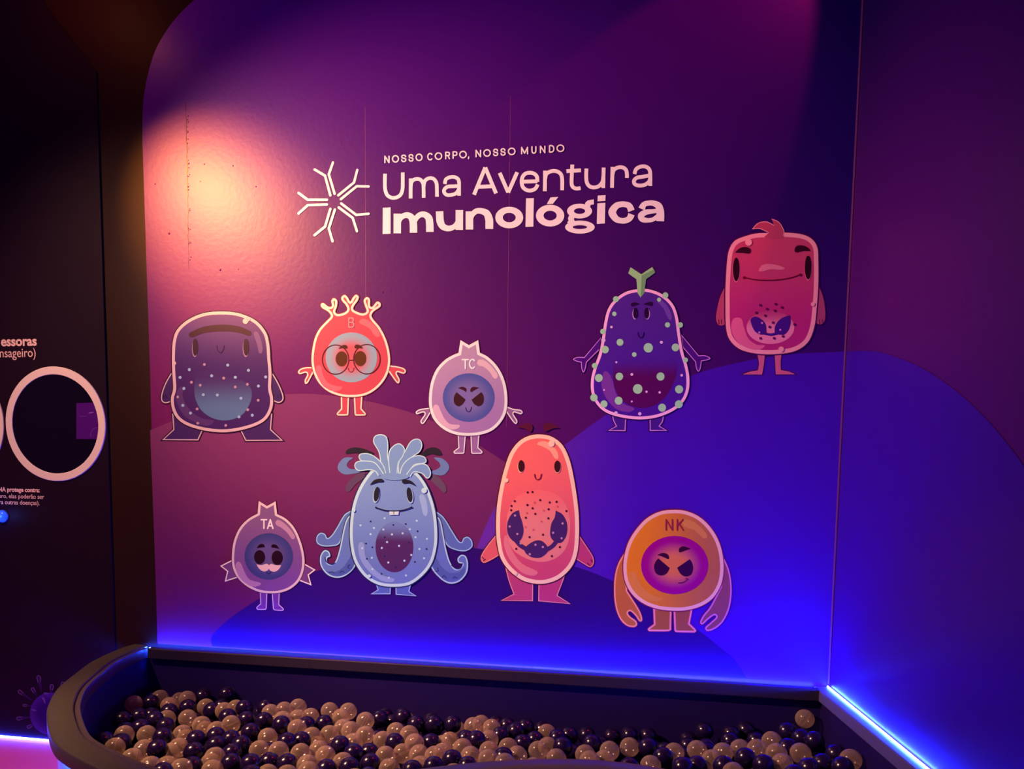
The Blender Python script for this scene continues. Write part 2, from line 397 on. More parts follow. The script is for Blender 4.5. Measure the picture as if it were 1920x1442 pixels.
# ================================================================ BALL PIT
RZ = EYE - .98                             # top of the rim
PITLIST = [(-2.772, -.003), (-2.782, -.105), (-2.737, -.361), (-2.647, -.593), (-2.543, -.822), (-2.407, -1.027), (-2.3, -1.156), (-2.161, -1.3), (-2.06, -1.392), (-1.96, -1.458), (-1.82, -1.533), (-1.70, -1.588), (-1.55, -1.645), (-1.35, -1.73), (-1.1, -1.69), (-.87, -1.575), (-.65, -1.425), (-.42, -1.31), (-.2, -1.255), (0, -1.27), (.2, -1.36), (.4, -1.51), (.6, -1.68), (.8, -1.81), (1.028, -1.87)]
path = spline(PITLIST, False, 5)
def loft(name, prof, material, parent, pts=path, smooth=True):
    """sweep (inward offset, z) profile along the pit outline"""
    rows = []
    for d, z in prof:
        q = offsets(pts, False, d); rows.append([(v.x, min(v.y, -.001), z) for v in q])
    vs = [v for r in rows for v in r]; n = len(pts); fs = []
    for r in range(len(rows)-1):
        for i in range(n-1): fs.append((r*n+i, r*n+i+1, (r+1)*n+i+1, (r+1)*n+i))
    o = link(name, pymesh(name, vs, fs), parent, material)
    if smooth:
        for pl in o.data.polygons: pl.use_smooth = True
        mo = o.modifiers.new('edge', 'EDGE_SPLIT'); mo.split_angle = math.radians(40)
    return o
M_RIM = mat('padded_rim_vinyl', (.060, .054, .040), .45, .5, bump=.5, bscale=90)
M_INNER = mat('navy_padding', (.011, .004, .085), .5, .2, bump=.3, bscale=50)
M_LEDGE = mat('ledge_paint', (.02, .012, .04), .5, .4, bump=.3, bscale=90)
M_SKIRT = mat('skirt_paint', (.35, .30, .5), .5, .4)
M_LED = mat('blue_led_strip', (.8, .8, 1), .3, .5, emit=(.010, .055, 1), strength=370)
M_LEDR = mat('wall_led_strip', (.8, .8, 1), .3, .5, emit=(.010, .035, 1), strength=850)
M_LEDF = mat('floor_led_strip', (.8, .8, 1), .3, .5, emit=(.03, .045, 1), strength=90)
pit = empty('ball_pit', (-.9, -.8, 0), 'dark ball pit with a curved padded brown rim standing against the mural wall', 'ball pit')
def pp(o): o.location = (-pit.location.x, -pit.location.y, 0); return o
e = .008
pp(loft('rim', [(.03, RZ-.06), (.002, RZ-.056), (0, RZ-.05), (0, RZ-e), (.003, RZ-.003), (e, RZ), (.088, RZ), (.092, RZ-.003), (.094, RZ-e), (.094, RZ-.03)], M_RIM, pit))
pp(loft('inner_lip', [(.097, RZ-.03), (.097, RZ-.012), (.101, RZ-.006), (.116, RZ-.006), (.12, RZ-.012), (.12, RZ-.06), (.114, RZ-.064)], mat('lip_vinyl', (.06, .045, .065), .35, .6, bump=.4, bscale=90), pit))
pp(loft('inner_wall', [(.114, RZ-.06), (.118, RZ-.07), (.118, .02)], M_INNER, pit))
pp(loft('skirt', [(.032, RZ-.05), (.032, .001)], M_SKIRT, pit))
pp(loft('skirt_light_strip', [(.012, RZ-.062), (.022, RZ-.062), (.022, RZ-.066), (.012, RZ-.066), (.012, RZ-.062)], M_LED, pit, smooth=False))
# back ledge: cap with a slot behind it for the hidden light strip, and the padded back wall
led_x0 = -2.70
pp(link('back_ledge', pymesh('back_ledge', *prism([(0, 0), (0, 0), (0, 0)], 0, 0)) if False else pymesh('back_ledge', *box_vf(-2.64, .765, -.080, -.042, RZ-.056, RZ)), pit, M_LEDGE))
pp(link('back_padding', pymesh('back_padding', *box_vf(-2.66, .80, -.05, -.0005, .02, RZ-.056)), pit, M_INNER))
# right ledge along the right wall
def along(d, inw): 
    q = Vector((XR, 0)) + Vector((RDIR.x, RDIR.y)) * d + Vector((RN.x, RN.y)) * inw; return (q.x, q.y)
pp(link('right_ledge', pymesh('right_ledge', *prism([along(.0, .07), along(.0, .001), along(1.88, .001), along(1.88, .035)], RZ-.056, RZ-.003)), pit, mat('right_ledge_blue_lit', (.08, .07, .26), .5, .3)))  # blue glow of the LED strip is put into this ledge colour
pp(link('right_padding', pymesh('right_padding', *prism([along(.04, .05), along(.04, .001), along(1.88, .001), along(1.88, .03)], .02, RZ-.056)), pit, M_INNER))
bmod = [o for o in pit.children if o.name in ('back_ledge', 'right_ledge')]
for o in bmod:
    md = o.modifiers.new('bevel', 'BEVEL'); md.width = .005; md.segments = 2
# pit bottom
inner = offsets(path, False, .118); ip = [(v.x, min(v.y, -.05)) for v in inner] + [(XR - .01, -.05)]
pp(link('pit_base', pymesh('pit_base', *prism(ip, .004, .018)), pit, M_INNER))

# LED strips
def strip_thing(vf, label, name='light_strip', m=M_LED):
    o = link(name, pymesh(name, *vf), None, m); return tag(o, label, 'light', 'blue light strips')
strip_thing(box_vf(-2.705, .79, -.036, -.027, RZ-.012, RZ-.007), 'blue light strip hidden behind the back ledge under the mural')
q = [along(.012, .006), along(.012, .0012), along(2.4, .0012), along(2.4, .006)]
q = [along(d, .0135 + .0010*math.sin(d*9)) for d in np.linspace(.012, 1.84, 40)] + [along(d, .0108) for d in np.linspace(1.84, .012, 40)]
strip_thing(prism(q, RZ-.002, RZ+.003), 'glowing blue-white light strip along the right wall above the pit', m=M_LEDR)
p0 = PANEL.pt(0, 1380, 0); strip_thing(box_vf(-6.3, -2.92, PANEL_Y-.012, PANEL_Y-.001, .004, .013), 'glowing light strip along the floor under the dark panel at left', m=M_LEDF)

# ---------------------------------------------------------------- balls
BR = .0425
M_DBALL = mat('navy_plastic', (.008, .003, .035), .19, .6)
def clear_mat(name, tint, al):
    mt = bpy.data.materials.new(name); mt.use_nodes = True; nt = mt.node_tree; bs = nt.nodes['Principled BSDF']; out = nt.nodes['Material Output']
    bs.inputs['Base Color'].default_value = (*tint, 1); bs.inputs['Roughness'].default_value = .19; bs.inputs['Specular IOR Level'].default_value = 1
    lw = nt.nodes.new('ShaderNodeLayerWeight'); lw.inputs[0].default_value = .35
    mr_ = nt.nodes.new('ShaderNodeMapRange'); nt.links.new(lw.outputs['Facing'], mr_.inputs[0]); mr_.inputs[3].default_value = al; mr_.inputs[4].default_value = .62
    tr = nt.nodes.new('ShaderNodeBsdfTransparent'); tr.inputs[0].default_value = (.95, .9, .9, 1); mx = nt.nodes.new('ShaderNodeMixShader')
    nt.links.new(mr_.outputs[0], mx.inputs[0]); nt.links.new(tr.outputs[0], mx.inputs[1]); nt.links.new(bs.outputs[0], mx.inputs[2]); nt.links.new(mx.outputs[0], out.inputs[0])
    return mt
M_CBALL = clear_mat('clear_plastic', (.56, .42, .32), .16)
def ball_mesh(name, m, seg=24, rg=14, r=BR, seam=True):
    bm = bmesh.new(); bmesh.ops.create_uvsphere(bm, u_segments=seg, v_segments=rg, radius=r)
    if seam:
        k = 28; ring = [(r*1.006, .0006), (r*1.006, -.0006), (r*.995, -.0012), (r*.995, .0012)]
        V = [[bm.verts.new((a*math.cos(2*math.pi*i/k), a*math.sin(2*math.pi*i/k), z)) for a, z in ring] for i in range(k)]
        for i in range(k):
            for j in range(4): bm.faces.new((V[i][j], V[(i+1) % k][j], V[(i+1) % k][(j+1) % 4], V[i][(j+1) % 4]))
    me = bpy.data.meshes.new(name); bm.to_mesh(me); bm.free(); me.materials.append(m)
    for p in me.polygons: p.use_smooth = True
    return me
ME_D, ME_C = ball_mesh('navy_ball', M_DBALL), ball_mesh('clear_ball', M_CBALL)
BALLS = 'c-2.514,-0.160,-1.219;c-2.551,-0.315,-1.206;d-2.506,-0.244,-1.219;c-2.376,-0.282,-1.212;c-2.342,-0.182,-1.206;d-2.319,-0.365,-1.215;d-2.262,-0.299,-1.210;c-2.282,-0.440,-1.223;d-2.201,-0.564,-1.213;d-2.424,-0.448,-1.220;d-2.458,-0.525,-1.214;d-2.303,-0.605,-1.214;d-2.287,-0.522,-1.202;d-2.301,-0.108,-1.211;d-2.171,-0.094,-1.195;c-2.185,-0.264,-1.212;d-2.118,-0.317,-1.210;c-2.166,-0.446,-1.210;c-2.042,-0.526,-1.208;c-2.038,-0.342,-1.197;c-2.031,-0.247,-1.212;d-1.960,-0.289,-1.194;d-1.982,-0.404,-1.205;c-1.911,-0.495,-1.204;d-1.877,-0.417,-1.206;c-1.935,-0.576,-1.208;d-1.949,-0.714,-1.204;d-1.893,-0.650,-1.207;d-1.827,-0.757,-1.205;c-2.319,-0.693,-1.218;d-2.275,-0.772,-1.223;c-2.245,-0.851,-1.214;c-2.217,-0.678,-1.215;d-2.361,-0.780,-1.220;d-2.120,-0.704,-1.208;c-2.067,-0.637,-1.215;c-2.123,-0.827,-1.220;d-2.043,-0.850,-1.205;c-1.983,-0.791,-1.215;d-1.883,-0.835,-1.209;c-2.098,-0.936,-1.217;c-1.941,-1.038,-1.200;c-1.923,-0.960,-1.227;d-1.847,-1.096,-1.195;c-1.820,-1.016,-1.207;d-1.826,-0.935,-1.230;c-1.749,-0.893,-1.200;c-1.691,-1.006,-1.206;d-1.805,-0.675,-1.206;d-1.725,-0.730,-1.204;d-1.765,-0.579,-1.202;d-1.719,-0.814,-1.210;d-1.656,-0.929,-1.205;d-1.555,-0.953,-1.189;c-1.614,-0.778,-1.201;c-1.797,-0.334,-1.192;c-1.765,-0.257,-1.201;c-1.689,-0.421,-1.191;c-1.729,-0.180,-1.206;c-1.620,-0.269,-1.219;d-1.781,-0.428,-1.200;d-1.656,-0.498,-1.186;c-1.568,-0.520,-1.189;c-1.650,-0.347,-1.204;c-1.544,-0.219,-1.200;c-1.452,-0.206,-1.200;c-1.312,-0.337,-1.195;c-1.392,-0.413,-1.210;c-1.331,-0.470,-1.198;c-1.245,-0.510,-1.200;d-1.500,-0.378,-1.209;c-1.480,-0.555,-1.208;c-1.425,-0.491,-1.217;c-1.654,-0.630,-1.200;d-1.520,-0.715,-1.181;c-1.515,-0.799,-1.190;c-1.422,-0.786,-1.196;c-1.372,-0.717,-1.204;c-1.315,-0.780,-1.200;d-1.295,-0.672,-1.193;d-1.207,-0.740,-1.196;d-1.166,-0.669,-1.216;c-1.344,-0.890,-1.200;c-1.301,-0.970,-1.193;d-1.257,-0.899,-1.207;c-1.219,-0.824,-1.204;d-1.165,-0.888,-1.196;d-1.104,-0.820,-1.200;c-1.071,-0.729,-1.200;c-1.020,-0.657,-1.211;c-1.009,-0.856,-1.200;d-1.513,-0.882,-1.206;d-1.428,-0.896,-1.200;d-1.491,-0.638,-1.201;c-1.151,-0.542,-1.206;c-1.130,-0.428,-1.202;d-1.080,-0.587,-1.194;d-1.267,-0.266,-1.205;d-1.163,-0.232,-1.200;c-1.465,-0.985,-1.213;c-1.360,-1.031,-1.189;c-1.269,-0.592,-1.207;d-1.873,-0.241,-1.200;c-1.054,-0.466,-1.198;c-0.993,-0.579,-1.192;d-0.937,-0.519,-1.207;c-0.940,-0.681,-1.200;d-1.072,-0.308,-1.203;d-0.987,-0.304,-1.197;d-0.904,-0.277,-1.200;c-0.863,-0.477,-1.209;c-0.852,-0.631,-1.204;c-0.863,-0.714,-1.188;c-0.778,-0.581,-1.196;c-0.797,-0.305,-1.193;c-0.777,-0.224,-1.207;c-0.711,-0.295,-1.198;d-0.734,-0.510,-1.182;d-0.805,-0.416,-1.216;c-0.692,-0.439,-1.201;d-0.657,-0.363,-1.208;c-0.725,-0.652,-1.200;c-0.663,-0.576,-1.200;c-0.636,-0.712,-1.184;c-0.592,-0.509,-1.204;c-0.540,-0.576,-1.211;d-0.587,-0.644,-1.196;d-0.782,-0.737,-1.189;d-0.833,-0.831,-1.186;c-0.902,-0.786,-1.207;d-0.909,-0.870,-1.193;d-0.707,-0.777,-1.196;d-0.649,-0.237,-1.205;d-0.596,-0.304,-1.203;d-0.562,-0.226,-1.207;d-0.496,-0.370,-1.213;c-0.453,-0.298,-1.202;d-0.395,-0.370,-1.197;d-0.540,-0.443,-1.207;c-0.458,-0.530,-1.200;c-0.428,-0.448,-1.209;c-0.370,-0.604,-1.200;d-0.357,-0.490,-1.188;c-0.560,-0.749,-1.181;d-0.350,-0.298,-1.206;c-0.257,-0.530,-1.200;c-0.158,-0.463,-1.200;c-0.174,-0.555,-1.207;c-0.232,-0.616,-1.193;c-0.075,-0.406,-1.198;d0.004,-0.434,-1.183;d0.066,-0.550,-1.177;c0.113,-0.479,-1.181;c0.207,-0.461,-1.169;c0.261,-0.567,-1.166;d0.199,-0.624,-1.176;c0.016,-0.632,-1.186;d0.300,-0.643,-1.160;c0.702,-0.094,-1.115;c0.521,-0.360,-1.141;c0.386,-0.422,-1.164;c0.448,-0.475,-1.140;c0.516,-0.525,-1.134;c0.609,-0.519,-1.128;c0.525,-0.616,-1.142;d0.392,-0.561,-1.150;d0.449,-0.655,-1.138;d0.602,-0.234,-1.135;d0.650,-0.304,-1.138;d0.689,-0.377,-1.121;d0.573,-0.443,-1.137;d0.680,-0.596,-1.137;d0.752,-0.482,-1.135;d0.613,-0.678,-1.130;d-1.495,-1.060,-1.189;d-1.231,-1.018,-1.198;d-1.070,-0.930,-1.211;c-1.094,-1.009,-1.189;d-0.944,-0.950,-1.200;c-0.746,-0.853,-1.200;c-0.449,-0.721,-1.200;d-0.068,-0.653,-1.194;c0.308,-0.496,-1.159;d0.738,-0.656,-1.123;c0.791,-0.556,-1.125;d-0.239,-0.396,-1.200;d0.140,-0.684,-1.164;c0.329,-0.722,-1.154;d0.547,-0.756,-1.132;c-1.449,-0.298,-1.200;d-1.561,-0.437,-1.202'
BL = []
for s in BALLS.split(';'):
    x, y, z = map(float, s[1:].split(',')); BL.append((s[0], Vector((x, y, z + EYE))))
SPECIAL = {}
def near(x, y, kind):
    best, bd = None, 1e9
    for i, (k, p) in enumerate(BL):
        if k != kind: continue
        v = p - EYEP; c = Vector((v.dot(right), v.dot(down), v.dot(fwd))); qx = CX + F_PX*c.x/c.z; qy = CY + F_PX*c.y/c.z
        d = (qx-x)**2 + (qy-y)**2
        if d < bd: best, bd = i, d
    return best
for x, y, k, lab in [(1509, 1348, 'c', 'clear ball sitting alone highest in the right back corner of the pit'), (902, 1357, 'c', 'front clear ball of the trio bunched near the back padding'),
    (653, 1334, 'c', 'clear ball, the right one of two sitting high side by side at the back'), (618, 1333, 'c', 'clear ball, the left one of two sitting high side by side at the back'),
    (559, 1326, 'c', 'clear ball topmost in the middle-left heap against the back padding'), (1025, 1375, 'c', 'lone clear ball high at the back of the pit, amid navy balls'),
    (1180, 1401, 'c', 'clear ball standing alone behind the middle of the front rim'), (378, 1360, 'c', 'brightest orange-lit clear ball in the left heap'),
    (433, 1358, 'c', 'whole clear ball in the left heap, right of the orange-lit one'), (335, 1402, 'c', 'large-looking clear ball right of a whole navy one in the left heap'),
    (295, 1405, 'd', 'whole navy ball in front in the left heap, left of a clear one'), (397, 1333, 'd', 'navy ball in front of a clear one at the top of the left heap'),
    (351, 1311, 'c', 'topmost clear ball of the left heap near the back padding'), (300, 1309, 'c', 'clear ball furthest left along the back padding'),
    (522, 1409, 'c', 'whole clear ball between navy balls, left of centre in the pit'), (638, 1398, 'd', 'navy ball ringed by clear balls left of centre in the pit'),
    (527, 1359, 'd', 'whole navy ball, the right one of a pair below the middle-left heap'), (1501, 1413, 'c', 'largest-looking clear ball at the right end of the pit'),
    (893, 1388, 'd', 'navy ball just below the bunch of three clear balls'), (227, 1393, 'd', 'navy ball between two clear balls by the left rim'),
    (215, 1402, 'c', 'clear ball touching the left rim of the pit'), (685, 1352, 'c', 'clear ball at the right end of the row at the back, left of centre')]:
    SPECIAL[near(x, y, k)] = lab
def zone(x): return 'left' if x < -1.75 else ('middle-left' if x < -.9 else ('middle-right' if x < 0 else 'right'))
random.seed(9)
def pix(q):
    v = Vector(q) - EYEP; c = Vector((v.dot(right), v.dot(down), v.dot(fwd))); return CX + F_PX*c.x/c.z, CY + F_PX*c.y/c.z
ORD = 'first second third fourth fifth sixth seventh eighth ninth tenth eleventh twelfth'.split()
def ordinal(n): return ORD[n] if n < 12 else f'{n+1}th'
ROWLAB = {}
SECT = [(0, 330, 'at the far left end'), (330, 480, 'in the left heap'), (480, 620, 'left of centre'), (620, 760, 'below the high clear pair'), (760, 900, 'left of the clear trio'), (900, 1060, 'right of the clear trio'), (1060, 1330, 'behind the front rim bulge'), (1330, 2000, 'at the right end')]
for k_ in 'cd':
    for x0, x1, sn in SECT:
        mem = [i for i, (k, p) in enumerate(BL) if k == k_ and x0 <= pix(p)[0] < x1]
        mem.sort(key=lambda i: pix(BL[i][1])[1])
        kn = 'clear' if k_ == 'c' else 'navy'
        for j, i in enumerate(mem):
            ROWLAB[i] = f"{kn} ball {sn} of pit, {ordinal(j)} {kn} from the back" if j else f"{kn} ball {sn} of pit, first {kn} from the back"
def place_ball(i, k, p):
    o = bpy.data.objects.new('clear_ball' if k == 'c' else 'navy_ball', ME_C if k == 'c' else ME_D); COL.objects.link(o)
    o.location = p; o.rotation_euler = (random.uniform(0, 6), random.uniform(0, 6), random.uniform(0, 6))
    kind = 'clear translucent plastic' if k == 'c' else 'glossy navy plastic'
    zn = zone(p.x)
    g_ = ('clear' if k == 'c' else 'navy') + ' balls in the ball pit'
    if i in SPECIAL: tag(o, SPECIAL[i], 'ball', g_)
    elif i in ROWLAB: tag(o, ROWLAB[i], 'ball', g_)
    else: tag(o, f'{kind} ball mostly hidden under the top layer, {zn} part of the ball pit', 'ball', f"{'clear' if k == 'c' else 'navy'} hidden balls in the {zn} part of the pit")
    return o
for i, (k, p) in enumerate(BL): place_ball(i, k, p)
# balls below the surface layer
allp = np.array([tuple(p) for _, p in BL]); inner_poly = [(v.x, v.y) for v in offsets(path, False, .122 + BR)]
def inside(x, y):
    P_ = inner_poly + [(XR - .09, -.1)]; c = False; j = len(P_) - 1
    for i in range(len(P_)):
        xi, yi = P_[i]; xj, yj = P_[j]
        if (yi > y) != (yj > y) and x < (xj-xi)*(y-yi)/(yj-yi)+xi: c = not c
        j = i
    return c
rng = np.random.default_rng(5); extra = []
for zt in (-1.25, -1.29, -1.34):
    for _ in range(2600):
        x = rng.uniform(-2.62, .95); y = rng.uniform(-1.65, -.05 - BR)
        if not inside(x, y) or x > XR - .06 - BR + (-y)*.10: continue
        z = zt + EYE + (.05 if x > .2 else 0) + rng.uniform(-.012, .012)
        q = np.array([x, y, z])
        if ((allp - q)**2).sum(1).min() < (2*BR)**2: continue
        # keep the surface balls' silhouettes: nothing in front may rise above them
        allp = np.vstack([allp, q]); extra.append((q, zt))
def vis(q):
    v = Vector(q) - EYEP; c = Vector((v.dot(right), v.dot(down), v.dot(fwd))); return CY + F_PX*c.y/c.z
top = [e for e in extra if e[1] >= -1.29 and vis(e[0]) < 1470]; top.sort(key=lambda e: -e[0][2])
ind = top[:105]; ids = set(id(e) for e in ind)
for e in ind: place_ball(-1, 'd' if (rng.random() < .75 or e[0][0] > -.6) else 'c', Vector(e[0]))
vs, fs = [], []
bm = bmesh.new(); bmesh.ops.create_icosphere(bm, subdivisions=2, radius=BR*.985); sv = [v.co.copy() for v in bm.verts]; sf = [tuple(v.index for v in f.verts) for f in bm.faces]; bm.free()
for e in extra:
    if id(e) in ids: continue
    k = len(vs); q = Vector(e[0]); vs += [v + q for v in sv]; fs += [tuple(k + i for i in f) for f in sf]
bed = link('ball_bed', pymesh('ball_bed', vs, fs), None, M_DBALL, True)
tag(bed, 'layer of navy balls filling the pit beneath the top ones', 'balls', kind='stuff')

# ================================================================ LEFT PANEL: round windows, writing, lamp, spiky cell print
M_RINGP = mat('window_ring', (.80, .72, .66), .5, .4)
M_GLASS = mat('dark_window', (.003, .003, .004), .12, .5)
def round_window(cx, cz, label, w=.0, card=False):
    t = empty('round_window', (cx, PANEL_Y, cz), label, 'window', 'round windows on the dark panel')
    ro, ri, n = .308, .266, 72; vs, fs = [], []
    prof = [(ro, 0), (ro, -.006), (ro-.002, -.008), (ri+.002, -.008), (ri, -.007), (ri, -.0005)]
    for i in range(n):
        a = 2*math.pi*i/n
        for r, y in prof: vs.append((r*math.cos(a), y, r*math.sin(a)))
    k = len(prof)
    for i in range(n):
        for j in range(k-1): fs.append((i*k+j, i*k+j+1, ((i+1) % n)*k+j+1, ((i+1) % n)*k+j))
    link('ring', pymesh('ring', vs, fs), t, M_RINGP)
    link('pane', pymesh('pane', [(.267*math.cos(2*math.pi*i/n), -.004, .267*math.sin(2*math.pi*i/n)) for i in range(n)], [tuple(range(n))]), t, M_GLASS)
    return t
c1 = (PANEL.pt(12.5, 795, 0) + PANEL.pt(199, 796, 0)) / 2
rw = round_window(c1.x, c1.z, 'whole round dark window with a cream ring, beside the mural edge')
c2x = PANEL.pt(8.5, 795, 0).x - .308
round_window(c2x, c1.z, 'round window with a cream ring cut off by the left edge of the photo')
# purple shape with thin lines, at the right of the window
A = Art(PANEL, 0, 600, 3.793, rw); A.layer = .0050
WHITE[:] = lin((200, 150, 210))
poly = [(548, 592, 1), (668, 588, 1), (690, 640), (705, 700), (711, 760), (708, 810), (698, 848, 1), (548, 845, 1)]
o = A.fill('purple_shape', poly, (62, 5, 112)); o['label'] = 'small purple shape'
A.stroke('thin_line', [(637, 662), (668, 658)], 5, (140, 60, 190), o); A.stroke('thin_line', [(570, 686), (620, 685)], 3, (90, 30, 150), o)
A.stroke('thin_line', [(650, 830), (655, 795), (675, 772), (700, 766)], 3, (95, 35, 150), o)

M_INK = mat('cream_lettering', (.85, .62, .58), .5, .4)
def text_line(s, xr, yb, size, label, weight=0, xscale=1, name='wall_lettering', m=M_INK, parent=None):
    cu = bpy.data.curves.new('t', 'FONT'); cu.body = s; cu.size = size; cu.align_x = 'RIGHT'; cu.offset = weight; cu.resolution_u = 4
    ob = bpy.data.objects.new('t', cu); COL.objects.link(ob)
    bpy.context.view_layer.update()
    me = bpy.data.meshes.new_from_object(ob.evaluated_get(bpy.context.evaluated_depsgraph_get())); bpy.data.objects.remove(ob)
    P = PANEL.pt(xr, yb, .0008)
    for v in me.vertices: v.co = Vector((v.co.x*xscale, 0, v.co.y))
    me.materials.clear(); o = link(name, me, parent, m); o.location = P
    tag(o, label, 'lettering', 'writing on the dark panel'); return o
text_line('essoras', 69.5, 647.5, .072, 'bold pink word ending essoras on the dark panel above the round windows', .0022, 1.04)
text_line('(RNA mensageiro)', 68.5, 669, .068, 'thin pink line ending nsageiro on the dark panel above the round windows', .0002, .92)
text_line('RNA protege contra:', 75, 923, .034, 'small bold pink line, first of three below the round windows', .0012, .97)
text_line('futuro, elas poderão ser', 83, 935.5, .034, 'small thin pink line, second of three below the round windows', .0002, .98)
text_line('para outras doenças).', 75, 947, .034, 'small thin pink line, last of three below the round windows', .0002, .98)

# little blue domed lamp
pl = PANEL.pt(6, 968, 0)
bt = empty('dome_lamp', pl, 'small glowing blue domed lamp on the dark panel under the writing', 'lamp')
bm = bmesh.new(); bmesh.ops.create_uvsphere(bm, u_segments=24, v_segments=12, radius=.034)
me = bpy.data.meshes.new('dome'); bm.to_mesh(me); bm.free()
for v in me.vertices: v.co.y *= .7
dm = link('dome', me, bt, mat('blue_lens', (.03, .1, .9), .1, .6, emit=(.01, .08, .85), strength=.85), True); dm.location = (0, -.006, 0)
me = bpy.data.meshes.new('bulb'); bm = bmesh.new(); bmesh.ops.create_uvsphere(bm, u_segments=16, v_segments=8, radius=.011); bm.to_mesh(me); bm.free()
bb = link('bulb', me, bt, mat('lamp_bulb', (.8, .9, 1), .3, .5, emit=(.15, .7, 1), strength=8), True); bb.location = (-.008, -.027, -.006)
vs, fs = [], []
for i in range(24):
    a = 2*math.pi*i/24
    for r, y in ((.038, 0), (.038, -.006), (.03, -.008)): vs.append((r*math.cos(a), y, r*math.sin(a)))
for i in range(24):
    for j in range(2): fs.append((i*3+j, i*3+j+1, ((i+1) % 24)*3+j+1, ((i+1) % 24)*3+j))
link('bezel', pymesh('bezel', vs, fs), bt, mat('lamp_bezel', (.02, .03, .2), .3, .5))
light('POINT', 'dome_lamp_light', (pl.x, pl.y - .07, pl.z), (pl.x, 0, pl.z), (.08, .16, 1), .35, shadow_soft_size=.02)

# spiky cell printed low on the panel
b0 = PANEL.pt(96, 1376, 0)
WHITE[:] = (1.0, .5, 1.0)
vt = empty('cell_decal', b0, 'dim purple round spiky cell printed low on the dark panel beside the pit rim', 'decal')
A = Art(PANEL, 0, 1240, 7.14, vt)
for (x0, y0, x1, y1, r) in [(520, 210, 560, 400, 30), (442, 368, 500, 470, 24), (262, 402, 430, 520, 26), (325, 586, 430, 600, 18), (245, 765, 450, 740, 26), (385, 880, 480, 830, 24), (700, 325, 692, 440, 26), (850, 290, 800, 450, 26)]:
    d = Vector((x1-x0, y1-y0)).normalized(); n_ = Vector((-d.y, d.x)); c0 = Vector((x0, y0)); c1_ = Vector((x1, y1))
    pts = [c1_ + n_*5, c0 + d*r*2 + n_*r*.75, c0 + n_*r, c0 - d*r*.9, c0 - n_*r, c0 + d*r*2 - n_*r*.75, c1_ - n_*5]
    sp = A.fill('spike', [tuple(v) for v in pts], (48, 12, 72))
    A.stroke('spike_edge', [tuple(c0 + d*r*2.2 + n_*r*.6), tuple(c0 + n_*r*.8), tuple(c0 - d*r*.6), tuple(c0 - n_*r*.8), tuple(c0 + d*r*2.2 - n_*r*.6)], 7, (120, 70, 130), sp)
A.ell('body', 690, 700, 282, 285, grad((40, 4, 88), (72, 22, 120), 'R', .5, 1.05))
A.fill('highlight', [(565, 490), (590, 480), (612, 520), (615, 570), (598, 545), (580, 510)], (105, 55, 135))
A.fill('highlight', [(425, 650), (450, 635), (480, 650), (500, 665), (460, 660)], (105, 55, 135))
A.fill('highlight', [(590, 425), (610, 412), (660, 425), (650, 440), (600, 440)], (92, 45, 125))

# ================================================================ TITLE
WHITE[:] = (WT[0]*.95, WT[1]*1.02, WT[2])
INK = (255, 234, 190)
def lettering(label, p): return empty('wall_lettering', p, label, 'lettering', 'mural title lettering')
t1 = lettering('small cream capitals reading NOSSO CORPO, NOSSO MUNDO at the top of the title', BACK.pt(889, 297, 0))
A = Art(BACK, 0, 0, 1, t1)
def ux(c, x): return 540 + x/5.3333 if c == 2 else 880 + x/5.0526
for ch, c, x0, x1 in [('N', 2, 960, 1022), ('O', 2, 1040, 1112), ('S', 2, 1128, 1190), ('S', 2, 1202, 1262), ('O', 2, 1276, 1348), ('C', 2, 1390, 1457), ('O', 2, 1468, 1545), ('R', 2, 1568, 1626), ('P', 2, 1642, 1700), ('O', 2, 1713, 1790), (',', 2, 1798, 1818),
                      ('N', 3, 55, 118), ('O', 3, 133, 206), ('S', 3, 222, 280), ('S', 3, 292, 350), ('O', 3, 366, 440), ('M', 3, 487, 563), ('U', 3, 585, 641), ('N', 3, 665, 727), ('D', 3, 751, 811), ('O', 3, 826, 902)]:
    a0, a1 = ux(c, x0), ux(c, x1); yb = 306.8 + ((a0+a1)/2 - 720) * (-.0628)
    glyph(A, 'letter', ch, a0, a1, yb - 14.4, yb, 2.5, INK)
t2 = lettering('large thin cream words Uma Aventura, middle line of the title', BACK.pt(970, 350, 0))
def letter(A, strokes, w, closed_rings=()):
    polys = []
    for st in strokes:
        pts = st; polys += A.strip([q[:2] for q in pts], [q[2] for q in pts] if len(pts[0]) > 2 else w, False, 6, len(pts) > 2, False)
    A.put('letter', polys, paint(INK), stack=.00003)
A = Art(BACK, 540, 260, 5.3333, t2); W = 36
letter(A, [[(971, 352), (970, 430), (972, 500), (990, 560), (1025, 588), (1058, 594), (1095, 586), (1130, 558), (1147, 505), (1149, 430), (1149, 340)]], W)
letter(A, [[(1229, 400), (1228, 600)], [(1229, 480), (1240, 430), (1280, 405), (1325, 412), (1352, 450), (1357, 500), (1358, 592)], [(1357, 480), (1370, 425), (1410, 398), (1455, 403), (1484, 440), (1490, 490), (1491, 582)]], W)
letter(A, [[(1570, 455), (1580, 410), (1620, 388), (1665, 386), (1700, 405), (1712, 440), (1712, 500), (1712, 572)], [(1712, 475), (1660, 478), (1600, 482), (1568, 505), (1562, 535), (1585, 562), (1625, 566), (1675, 552), (1700, 525), (1712, 500)]], W)
A = Art(BACK, 880, 260, 5.0526, t2); W = 36
letter(A, [[(45, 533), (152, 275)], [(152, 275), (254, 520)], [(78, 458), (222, 452)]], W)
letter(A, [[(288, 326), (369, 512)], [(369, 512), (454, 320)]], W)
letter(A, [[(500, 410), (645, 405), ], [(646, 412), (640, 360), (610, 332), (570, 325), (530, 335), (503, 370), (497, 415), (508, 460), (540, 487), (580, 493), (620, 480), (640, 455), (648, 435)]], W)
